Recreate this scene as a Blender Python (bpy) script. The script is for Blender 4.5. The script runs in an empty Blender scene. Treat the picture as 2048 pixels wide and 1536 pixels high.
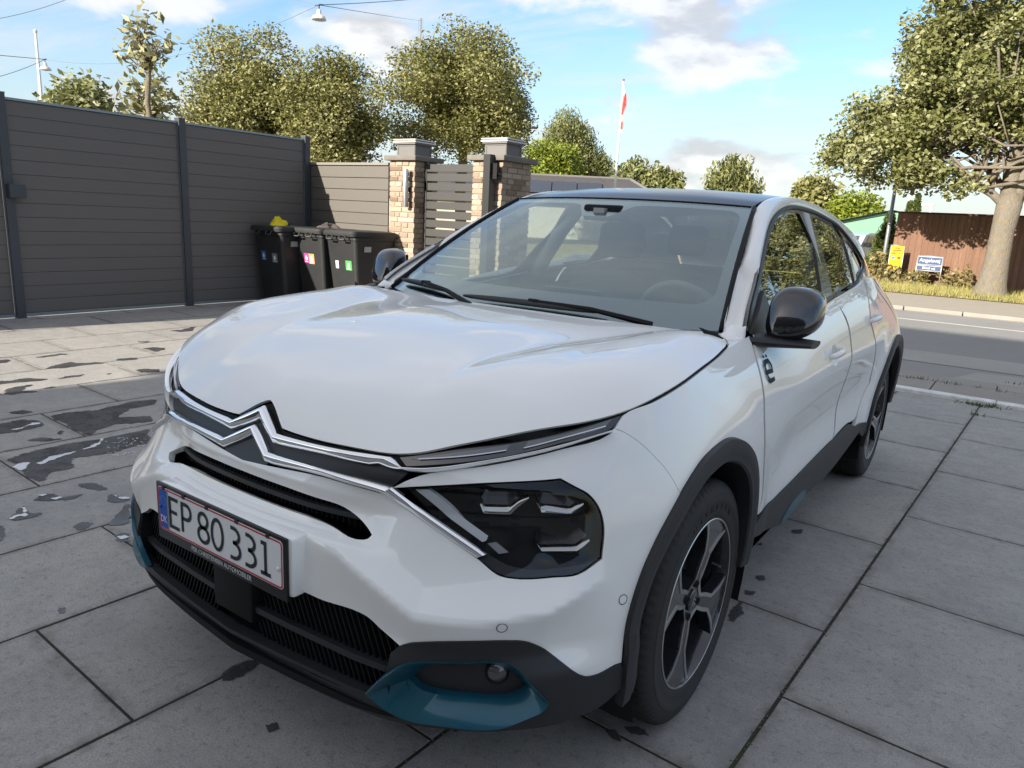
import bpy, bmesh, math, random
import numpy as np
from mathutils import Vector, Matrix
from mathutils.geometry import delaunay_2d_cdt
random.seed(7); RNG=np.random.RandomState(7)
R=math.radians
sc=bpy.context.scene; COL=sc.collection
# ---------------- camera ----------------
CAM=np.array([1.486,-1.818,1.362]); YAW,PITCH,ROLL=-.610,.227,.052; FPX=1455.7
def cam_basis():
    f=np.array([math.sin(YAW)*math.cos(PITCH),math.cos(YAW)*math.cos(PITCH),-math.sin(PITCH)])
    r=np.array([math.cos(YAW),-math.sin(YAW),0]); u=np.cross(r,f); c,s=math.cos(ROLL),math.sin(ROLL)
    return c*r+s*u,-s*r+c*u,f
_r,_u,_f=cam_basis()
cd=bpy.data.cameras.new('camera'); cam=bpy.data.objects.new('camera',cd); COL.objects.link(cam)
cam.matrix_world=Matrix(((_r[0],_u[0],-_f[0],CAM[0]),(_r[1],_u[1],-_f[1],CAM[1]),(_r[2],_u[2],-_f[2],CAM[2]),(0,0,0,1)))
cd.sensor_width=36; cd.lens=36*FPX/2048; cd.clip_start=.05; cd.clip_end=4000; sc.camera=cam
# ---------------- light ----------------
SUN_AZ,SUN_EL=R(11),R(22)          # sun stands behind the photographer, a little to the left
TO_SUN=Vector((-math.sin(SUN_AZ)*math.cos(SUN_EL),-math.cos(SUN_AZ)*math.cos(SUN_EL),math.sin(SUN_EL)))
sd=bpy.data.lights.new('sun','SUN'); so=bpy.data.objects.new('sun',sd); COL.objects.link(so)
sd.energy=SUN_E=4.2; sd.angle=R(.5); sd.color=(1,.92,.80); so.rotation_euler=TO_SUN.to_track_quat('Z','Y').to_euler()
SKY_STR=.135; EXPOSURE=1.5
w=bpy.data.worlds.new('World'); sc.world=w; w.use_nodes=True; nt=w.node_tree; N=nt.nodes; L=nt.links
for n in list(N): N.remove(n)
def nd(t,**k):
    n=N.new(t)
    for a,b in k.items():
        if a in('operation','blend_type','data_type','sky_type','noise_dimensions','sun_disc','sun_elevation','sun_rotation','air_density','dust_density','ozone_density','altitude'): setattr(n,a,b)
        else: n.inputs[a].default_value=b
    return n
def mth(op,a,b=None,c=None):
    n=N.new('ShaderNodeMath'); n.operation=op
    for i,x in enumerate((a,b,c)):
        if x is None: continue
        if hasattr(x,'links') or hasattr(x,'is_linked'): L.new(x,n.inputs[i])
        else: n.inputs[i].default_value=x
    return n.outputs[0]
def mix(f,a,b):
    n=N.new('ShaderNodeMix'); n.data_type='RGBA'
    for s,x in((0,f),(6,a),(7,b)):
        if hasattr(x,'is_linked'): L.new(x,n.inputs[s])
        else: n.inputs[s].default_value=x
    return n.outputs[2]
def ramp(x,a,b):
    n=N.new('ShaderNodeMapRange'); n.interpolation_type='SMOOTHSTEP'; L.new(x,n.inputs[0]); n.inputs[1].default_value=a; n.inputs[2].default_value=b; return n.outputs[0]
def noise(vec,scale,detail=5,rough=.55,dist=0.):
    n=N.new('ShaderNodeTexNoise'); L.new(vec,n.inputs['Vector']); n.inputs['Scale'].default_value=scale; n.inputs['Detail'].default_value=detail; n.inputs['Roughness'].default_value=rough; n.inputs['Distortion'].default_value=dist; return n.outputs[0]
sky=nd('ShaderNodeTexSky',sky_type='NISHITA',sun_disc=False,sun_elevation=SUN_EL,sun_rotation=R(191),altitude=0,air_density=1.0,dust_density=1.0,ozone_density=1.4)
tc=N.new('ShaderNodeTexCoord'); sx=N.new('ShaderNodeSeparateXYZ'); L.new(tc.outputs['Generated'],sx.inputs[0])
zc=mth('ADD',mth('MAXIMUM',sx.outputs[2],0.0),.10)
cv=N.new('ShaderNodeCombineXYZ'); L.new(mth('DIVIDE',sx.outputs[0],zc),cv.inputs[0]); L.new(mth('DIVIDE',sx.outputs[1],zc),cv.inputs[1])
mp=N.new('ShaderNodeMapping'); L.new(cv.outputs[0],mp.inputs[0]); mp.inputs['Rotation'].default_value=(0,0,R(38)); mp.inputs['Scale'].default_value=(.35,1.15,1)
cir=ramp(noise(mp.outputs[0],1.15,7,.62,.6),.42,.74)
mp2=N.new('ShaderNodeMapping'); L.new(tc.outputs['Generated'],mp2.inputs[0]); mp2.inputs['Scale'].default_value=(1,1,2.3); mp2.inputs['Location'].default_value=(.42,.1,.0)
pn=noise(mp2.outputs[0],4.6,6,.52,.1); puff=ramp(pn,.525,.63)
mp3=N.new('ShaderNodeMapping'); L.new(tc.outputs['Generated'],mp3.inputs[0]); mp3.inputs['Scale'].default_value=(1,1,2.3); mp3.inputs['Location'].default_value=(.42,.1,-.05)
under=ramp(mth('SUBTRACT',pn,noise(mp3.outputs[0],4.6,6,.52,.1)),-.05,.07)
hz=ramp(sx.outputs[2],.30,.02); hi=ramp(sx.outputs[2],.28,.62)
hs=N.new('ShaderNodeHueSaturation'); hs.inputs['Saturation'].default_value=1.3; hs.inputs['Hue'].default_value=.506; hs.inputs['Value'].default_value=.70; L.new(sky.outputs[0],hs.inputs['Color']); skyc=hs.outputs[0]
CW=(2.45,2.45,2.42,1); CG=(1.8,1.82,1.88,1); CP=(2.75,2.72,2.68,1)
base=mix(mth('MULTIPLY',hz,.70),skyc,(1.55,1.85,2.1,1))
c1=mix(mth('ADD',mth('MULTIPLY',cir,mth('SUBTRACT',.66,mth('MULTIPLY',hi,.25))),mth('ADD',.02,mth('MULTIPLY',hi,.55))),base,CW)
c2=mix(mth('MULTIPLY',puff,mth('SUBTRACT',.85,mth('MULTIPLY',hi,.85))),c1,mix(under,CG,CP))
bg=N.new('ShaderNodeBackground'); L.new(c2,bg.inputs[0]); bg.inputs[1].default_value=SKY_STR
wo=N.new('ShaderNodeOutputWorld'); L.new(bg.outputs[0],wo.inputs[0])
vs=sc.view_settings; vs.view_transform='Standard'; vs.look='None'; vs.exposure=EXPOSURE; vs.gamma=1; vs.use_curve_mapping=False
cy=sc.cycles; cy.max_bounces=10; cy.transparent_max_bounces=16; cy.glossy_bounces=5; cy.transmission_bounces=8; cy.sample_clamp_indirect=6; cy.caustics_reflective=False; cy.caustics_refractive=False
try: cy.use_denoising=True
except Exception: pass
# ---------------- materials ----------------
MATS={}
def mat(name,col=(.5,.5,.5),rough=.5,metal=0,coat=0,spec=.5,emit=None,bump=None,var=None,alpha=1,trans=0,ior=1.45,coatr=.03):
    if name in MATS: return MATS[name]
    m=bpy.data.materials.new(name); m.use_nodes=True; t=m.node_tree; b=t.nodes['Principled BSDF']
    b.inputs['Base Color'].default_value=(*col,1); b.inputs['Roughness'].default_value=rough; b.inputs['Metallic'].default_value=metal
    b.inputs['Coat Weight'].default_value=coat; b.inputs['Coat IOR'].default_value=1.6; b.inputs['Coat Roughness'].default_value=coatr; b.inputs['Specular IOR Level'].default_value=spec
    b.inputs['Transmission Weight'].default_value=trans; b.inputs['IOR'].default_value=ior
    co=t.nodes.new('ShaderNodeTexCoord')
    if var:   # (scale, amount, second colour)
        n=t.nodes.new('ShaderNodeTexNoise'); n.inputs['Scale'].default_value=var[0]; n.inputs['Detail'].default_value=6; n.inputs['Roughness'].default_value=.6
        t.links.new(co.outputs['Object'],n.inputs['Vector'])
        mr=t.nodes.new('ShaderNodeMapRange'); mr.inputs[1].default_value=.3; mr.inputs[2].default_value=.7; mr.inputs[3].default_value=0; mr.inputs[4].default_value=var[1]; t.links.new(n.outputs[0],mr.inputs[0])
        mx=t.nodes.new('ShaderNodeMix'); mx.data_type='RGBA'; t.links.new(mr.outputs[0],mx.inputs[0]); mx.inputs[6].default_value=(*col,1); mx.inputs[7].default_value=(*var[2],1)
        t.links.new(mx.outputs[2],b.inputs['Base Color'])
    if bump:  # (scale, strength, distance)
        n=t.nodes.new('ShaderNodeTexNoise'); n.inputs['Scale'].default_value=bump[0]; n.inputs['Detail'].default_value=4
        t.links.new(co.outputs['Object'],n.inputs['Vector'])
        bp=t.nodes.new('ShaderNodeBump'); bp.inputs['Strength'].default_value=bump[1]; bp.inputs['Distance'].default_value=bump[2]; t.links.new(n.outputs[0],bp.inputs['Height']); t.links.new(bp.outputs[0],b.inputs['Normal'])
    if emit: b.inputs['Emission Color'].default_value=(*emit[0],1); b.inputs['Emission Strength'].default_value=emit[1]
    MATS[name]=m; return m
def glass(name,tint,refl=.0,ior=1.5,rough=.0,rcol=(1,1,1)):
    """thin tinted pane: transparent body with a Fresnel mirror on top"""
    m=bpy.data.materials.new(name); m.use_nodes=True; t=m.node_tree
    for n in list(t.nodes): t.nodes.remove(n)
    tr=t.nodes.new('ShaderNodeBsdfTransparent'); tr.inputs[0].default_value=(*tint,1)
    gl=t.nodes.new('ShaderNodeBsdfGlossy'); gl.inputs['Roughness'].default_value=rough; gl.inputs[0].default_value=(*rcol,1)
    lw=t.nodes.new('ShaderNodeLayerWeight'); lw.inputs[0].default_value=.5; pw=t.nodes.new('ShaderNodeMath'); pw.operation='POWER'; t.links.new(lw.outputs['Facing'],pw.inputs[0]); pw.inputs[1].default_value=5
    r0=((ior-1)/(ior+1))**2*1.7+refl; ad=t.nodes.new('ShaderNodeMath'); ad.operation='MULTIPLY_ADD'; ad.use_clamp=True; t.links.new(pw.outputs[0],ad.inputs[0]); ad.inputs[1].default_value=1-r0; ad.inputs[2].default_value=r0
    mx=t.nodes.new('ShaderNodeMixShader'); t.links.new(ad.outputs[0],mx.inputs[0]); t.links.new(tr.outputs[0],mx.inputs[1]); t.links.new(gl.outputs[0],mx.inputs[2])
    o=t.nodes.new('ShaderNodeOutputMaterial'); t.links.new(mx.outputs[0],o.inputs[0]); MATS[name]=m; return m
# ---------------- object helpers ----------------
def link(o,parent=None):
    COL.objects.link(o)
    if parent: o.parent=parent
    return o
def tag(o,label=None,cat=None,group=None,kind=None):
    for k,v in(('label',label),('category',cat),('group',group),('kind',kind)):
        if v: o[k]=v
    return o
def empty(name,loc=(0,0,0),rz=0,**k):
    o=bpy.data.objects.new(name,None); o.location=loc; o.rotation_euler=(0,0,rz); COL.objects.link(o); o.empty_display_size=.1; return tag(o,**k)
def mesh(name,V,F,m,parent=None,smooth=False,normals=None,loc=None):
    me=bpy.data.meshes.new(name); me.from_pydata([tuple(map(float,v)) for v in V],[],[tuple(map(int,f)) for f in F])
    if isinstance(m,str): m=MATS[m]
    for x in(m if isinstance(m,(list,tuple)) else [m]): me.materials.append(x)
    if smooth or normals is not None: me.polygons.foreach_set('use_smooth',[True]*len(me.polygons))
    if normals is not None: me.normals_split_custom_set_from_vertices([tuple(map(float,n)) for n in normals])
    me.update(); o=bpy.data.objects.new(name,me); link(o,parent)
    if loc is not None: o.location=loc
    return o
class MB:
    """collects boxes, prisms, tubes, lathes into one mesh"""
    def __init__(s): s.V=[];s.F=[]
    def add(s,V,F):
        k=len(s.V); s.V+= [tuple(v) for v in V]; s.F+=[tuple(i+k for i in f) for f in F]; return s
    def box(s,a,b,M=None,bev=0):
        x0,y0,z0=a;x1,y1,z1=b
        if bev:
            V=[];c=[((x0+x1)/2,(y0+y1)/2,(z0+z1)/2)]
            bm=bmesh.new(); bmesh.ops.create_cube(bm,size=1)
            for v in bm.verts: v.co=Vector(((x0+x1)/2+v.co.x*(x1-x0),(y0+y1)/2+v.co.y*(y1-y0),(z0+z1)/2+v.co.z*(z1-z0)))
            bmesh.ops.bevel(bm,geom=bm.edges[:],offset=bev,segments=2,affect='EDGES',profile=.5); bm.verts.index_update()
            V=[v.co.copy() for v in bm.verts];F=[[v.index for v in f.verts] for f in bm.faces]; bm.free()
        else:
            V=[Vector(p) for p in((x0,y0,z0),(x1,y0,z0),(x1,y1,z0),(x0,y1,z0),(x0,y0,z1),(x1,y0,z1),(x1,y1,z1),(x0,y1,z1))]
            F=[(3,2,1,0),(4,5,6,7),(0,1,5,4),(1,2,6,5),(2,3,7,6),(3,0,4,7)]
        if M is not None: V=[M@v for v in V]
        return s.add(V,F)
    def prism(s,poly,t0,t1,fr=None):
        """poly: list of 2D; fr(a,b,t)->3D"""
        n=len(poly); fr=fr or (lambda a,b,t:(a,t,b))
        V=[fr(a,b,t0) for a,b in poly]+[fr(a,b,t1) for a,b in poly]
        F=[tuple(range(n))[::-1],tuple(range(n,2*n))]+[(i,(i+1)%n,n+(i+1)%n,n+i) for i in range(n)]
        return s.add(V,F)
    def tube(s,pts,rad,seg=8,caps=True):
        pts=[Vector(p) for p in pts]; n=len(pts); V=[];F=[]
        rad=rad if isinstance(rad,(list,tuple)) else [rad]*n
        up=Vector((0,0,1)); pn=None
        for i,p in enumerate(pts):
            d=(pts[min(i+1,n-1)]-pts[max(i-1,0)]).normalized()
            if pn is None: a=d.cross(up if abs(d.z)<.95 else Vector((1,0,0))).normalized()
            else: a=(pn-d*pn.dot(d)).normalized()
            pn=a; b=d.cross(a)
            for k in range(seg):
                t=2*math.pi*k/seg; V.append(p+(a*math.cos(t)+b*math.sin(t))*rad[i])
        for i in range(n-1):
            for k in range(seg): F.append((i*seg+k,i*seg+(k+1)%seg,(i+1)*seg+(k+1)%seg,(i+1)*seg+k))
        if caps: F.append(tuple(range(seg))[::-1]); F.append(tuple(range((n-1)*seg,n*seg)))
        return s.add(V,F)
    def lathe(s,prof,seg=48,axis='x',M=None,closed=False):
        n=len(prof);V=[];F=[]
        for k in range(seg):
            t=2*math.pi*k/seg
            for a,r in prof:
                c,q=r*math.cos(t),r*math.sin(t); V.append(Vector((a,c,q)) if axis=='x' else Vector((c,q,a)) if axis=='z' else Vector((q,a,c)))
        if M is not None: V=[M@v for v in V]
        for k in range(seg):
            k2=(k+1)%seg
            for i in range(n-1 if not closed else n):
                j=(i+1)%n; F.append((k*n+i,k*n+j,k2*n+j,k2*n+i))
        return s.add(V,F)
    def grid(s,P):
        P=np.asarray(P); a,b=P.shape[:2]
        return s.add(P.reshape(-1,3),[(i*b+j,(i+1)*b+j,(i+1)*b+j+1,i*b+j+1) for i in range(a-1) for j in range(b-1)])
    def build(s,name,m,parent=None,smooth=False,loc=None,mirror=False,sharp=None):
        V=s.V;F=s.F
        if mirror: V=[(-v[0],v[1],v[2]) for v in V];F=[f[::-1] for f in F]
        o=mesh(name,V,F,m,parent,smooth,loc=loc)
        if sharp is not None: o.data.set_sharp_from_angle(angle=R(sharp))
        return o
# ---------- half body skin: tensor cubic B-spline (u = station round the car, v = level) ----------
ZL=np.array([.15,.25,.35,.45,.55,.65,.72,.78,.84,.90,.96,1.02,1.08])
# plan curves per level: front-centre -> corner -> side
FR={ # (x,y) stations 0..8
.15:[(0,-.79),(.2,-.782),(.4,-.765),(.55,-.742),(.675,-.69),(.765,-.61),(.825,-.505),(.865,-.40),(.885,-.27)],
.25:[(0,-.838),(.2,-.832),(.4,-.817),(.56,-.79),(.695,-.73),(.79,-.64),(.848,-.525),(.883,-.41),(.905,-.28)],
.35:[(0,-.862),(.2,-.855),(.4,-.84),(.56,-.815),(.70,-.753),(.797,-.656),(.857,-.54),(.895,-.42),(.92,-.3)],
.45:[(0,-.878),(.2,-.87),(.4,-.852),(.555,-.818),(.695,-.748),(.793,-.652),(.855,-.537),(.895,-.42),(.92,-.3)],
.55:[(0,-.888),(.2,-.878),(.4,-.847),(.55,-.806),(.69,-.73),(.785,-.638),(.85,-.53),(.892,-.42),(.92,-.3)],
.65:[(0,-.872),(.2,-.858),(.4,-.82),(.54,-.775),(.667,-.707),(.764,-.624),(.834,-.523),(.88,-.42),(.912,-.3)],
.72:[(0,-.838),(.2,-.83),(.4,-.795),(.53,-.752),(.65,-.69),(.746,-.614),(.818,-.52),(.867,-.42),(.903,-.3)],
.78:[(0,-.803),(.2,-.796),(.4,-.766),(.52,-.726),(.632,-.672),(.727,-.602),(.80,-.514),(.852,-.415),(.892,-.3)],
.84:[(0,-.768),(.2,-.762),(.4,-.73),(.51,-.695),(.613,-.648),(.704,-.584),(.777,-.50),(.834,-.41),(.876,-.3)],
.90:[(0,-.728),(.2,-.722),(.4,-.69),(.5,-.66),(.592,-.618),(.678,-.562),(.75,-.486),(.812,-.40),(.856,-.295)],
.96:[(0,-.68),(.2,-.675),(.39,-.645),(.48,-.62),(.567,-.583),(.648,-.534),(.72,-.468),(.784,-.39),(.831,-.29)],
1.02:[(0,-.62),(.2,-.62),(.37,-.595),(.46,-.575),(.54,-.545),(.616,-.503),(.686,-.447),(.75,-.375),(.80,-.28)],
1.08:[(0,-.55),(.2,-.55),(.35,-.53),(.44,-.515),(.51,-.49),(.58,-.455),(.65,-.41),(.712,-.35),(.763,-.27)],
}
SY=[-.12,.1,.35,.65,1.0,1.4,1.8,2.2,2.5,2.8,3.05,3.25]
#            z: .15  .25  .35  .45  .55  .65  .72  .78  .84  .90  .96  1.02 1.08
SX=np.array([[.893,.915,.925,.925,.924,.92,.914,.905,.892,.874,.850,.820,.783], # -.12
             [.880,.898,.906,.908,.908,.907,.904,.898,.888,.871,.845,.806,.755], # .1
             [.852,.870,.880,.884,.886,.889,.892,.892,.885,.871,.845,.803,.750], # .35
             [.850,.868,.880,.886,.890,.894,.901,.900,.896,.885,.863,.826,.778], # .65
             [.845,.865,.878,.886,.889,.893,.897,.899,.898,.891,.876,.851,.817], # 1.0
             [.842,.862,.875,.883,.886,.891,.896,.900,.900,.893,.879,.854,.820], # 1.4
             [.845,.865,.878,.886,.890,.896,.902,.906,.906,.899,.884,.859,.824], # 1.8
             [.860,.882,.896,.903,.906,.911,.915,.917,.915,.907,.891,.866,.829], # 2.2
             [.880,.903,.916,.922,.924,.925,.925,.922,.916,.904,.884,.853,.810], # 2.5
             [.885,.905,.918,.923,.924,.924,.922,.918,.909,.895,.871,.836,.790], # 2.8
             [.862,.882,.895,.901,.903,.902,.899,.893,.882,.866,.840,.805,.758], # 3.05
             [.81,.83,.846,.854,.857,.856,.853,.846,.834,.817,.792,.757,.712]])  # 3.25
RE=[(.70,3.38),(.45,3.47),(.2,3.50),(0,3.51)]
def sst(a,b,x):
    t=np.clip((x-a)/(b-a),0,1);return t*t*(3-2*t)
def _net():
    nl=len(ZL); rows=[]
    F=np.array([FR[z] for z in ZL])            # nl,9,2
    cols=[]
    for k in range(9): cols.append(np.stack([F[:,k,0],F[:,k,1],ZL],1))
    for j,y in enumerate(SY): cols.append(np.stack([SX[j],np.full(nl,y),ZL+(.055*sst(1.1,2.0,y)-.10*sst(2.2,3.2,y))*sst(.80,1.08,ZL)],1))
    for x,y in RE:
        s=SX[-1]/.857; cols.append(np.stack([x*s,np.full(nl,y),ZL-.045*sst(.80,1.08,ZL)],1))
    N=np.stack(cols,0)                          # K,nl,3
    m=N[1].copy(); m[:,0]*=-1
    m2=N[-2].copy(); m2[:,0]*=-1
    N=np.concatenate([m[None],N,m2[None]],0)
    lo=2*N[:,:1]-N[:,1:2]; hi=2*N[:,-1:]-N[:,-2:-1]
    return np.concatenate([lo,N,hi],1)
NET=_net(); KU=NET.shape[0]-2; KV=NET.shape[1]-2   # u in [0,KU-1], v in [0,KV-1]
def bs(t):
    return np.stack([(1-t)**3,3*t**3-6*t*t+4,-3*t**3+3*t*t+3*t+1,t**3],-1)/6
def spl2(net,u,v):
    u=np.asarray(u,float);v=np.asarray(v,float)
    i=np.clip(np.floor(u).astype(int),0,net.shape[0]-4);j=np.clip(np.floor(v).astype(int),0,net.shape[1]-4)
    a=bs(u-i);b=bs(v-j); P=0
    for k in range(4):
        for l in range(4): P=P+(a[...,k]*b[...,l])[...,None]*net[i+k,j+l]
    return P
def sst(a,b,x):
    t=np.clip((x-a)/(b-a),0,1);return t*t*(3-2*t)
def skin0(u,v): return spl2(NET,u,v)
def ncross(f,u,v,e=2e-3):
    du=f(u+e,v)-f(u-e,v);dv=f(u,v+e)-f(u,v-e);n=np.cross(du,dv);return n/np.maximum(np.linalg.norm(n,axis=-1,keepdims=True),1e-12)
# relief
RX=np.array([0,.25,.36,.46,.56,.68,.78,.83,.90]);RZ=np.array([.648,.645,.63,.585,.535,.54,.56,.60,.64])
def relief(P):
    x,y,z=np.abs(P[...,0]),P[...,1],P[...,2]
    fr=sst(-.47,-.62,y)                       # front fascia fold line
    zc=np.interp(x,RX,RZ)
    k=sst(.20,.40,x)*fr
    r=np.sqrt((z-zc)**2+.005**2)-.005
    d=k*(.014-.040*np.tanh(r*.48/.040))*sst(.41,.48,z)*(1-sst(.74,.80,z))
    q=(1-sst(.37,.50,x))*sst(-.5,-.6,y)       # channel round the upper slot
    zl=.652-.06*x*x
    d=d-.026*q*sst(zl,zl+.020,z)*(1-sst(.718,.752,z))
    for yc in(0.,2.67):                        # wheel arch swell
        r=np.hypot(y-yc,z-.36); d=d+.012*(1-sst(.45,.60,r))*sst(-.55,-.30,y)
    t=sst(.45,.85,y)*(1-sst(1.95,2.35,y))      # hollow in the doors
    d=d-.018*t*np.exp(-((z-.62)/.11)**2)+.008*t*np.exp(-((z-.84)/.05)**2)
    return d
def skin(u,v):
    P=skin0(u,v); return P+ncross(skin0,u,v)*relief(P)[...,None]
def skin_n(u,v): return ncross(skin,u,v)

def G(y,z):
    h=np.maximum(0,z-1.0)
    return .812-.08*(z-1.0)-.55*h**1.35-.07*np.maximum(0,y-1.9)**2-.02*np.maximum(0,.8-y)
def gsurf(y,z): return np.stack([G(y,z),y+0*z,z+0*y],-1)
def gnorm(y,z,e=1e-3):
    n=np.stack([np.ones_like(y+z),-(G(y+e,z)-G(y-e,z))/(2*e),-(G(y,z+e)-G(y,z-e))/(2*e)],-1)
    return n/np.linalg.norm(n,axis=-1,keepdims=True)
OG={'dlo':[(0.419,1.052),(0.496,1.109),(0.638,1.186),(0.838,1.29),(1.034,1.373),(1.182,1.416),(1.347,1.447),(1.507,1.462),(1.7,1.462),(1.89,1.452),(2.088,1.43),(2.277,1.404),(2.468,1.347),(2.654,1.275),(2.756,1.216),(2.721,1.188),(2.481,1.158),(2.192,1.117),(1.894,1.097),(1.593,1.08),(1.364,1.062),(1.078,1.033),(0.842,1.015)],
'gf':[(0.707,1.199),(0.78,1.239),(0.864,1.28),(1.068,1.363),(1.197,1.401),(1.325,1.427),(1.457,1.435),(1.59,1.436),(1.588,1.37),(1.585,1.305),(1.508,1.21),(1.409,1.096),(1.373,1.079),(1.094,1.053),(0.78,1.034),(0.613,1.036)],
'gr':[(1.784,1.44),(1.957,1.429),(2.134,1.411),(2.249,1.389),(2.289,1.347),(2.267,1.285),(2.195,1.196),(2.156,1.132),(2.097,1.12),(1.835,1.1),(1.606,1.083),(1.63,1.137),(1.664,1.218),(1.754,1.339)],
'gq':[(2.376,1.337),(2.534,1.285),(2.608,1.24),(2.632,1.201),(2.447,1.169),(2.218,1.135),(2.256,1.176),(2.343,1.265)],
'rail':[(0.948,1.435),(1.306,1.503),(1.676,1.517),(2.077,1.486),(2.558,1.391),(3.302,1.233),(3.309,1.158)]}
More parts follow.
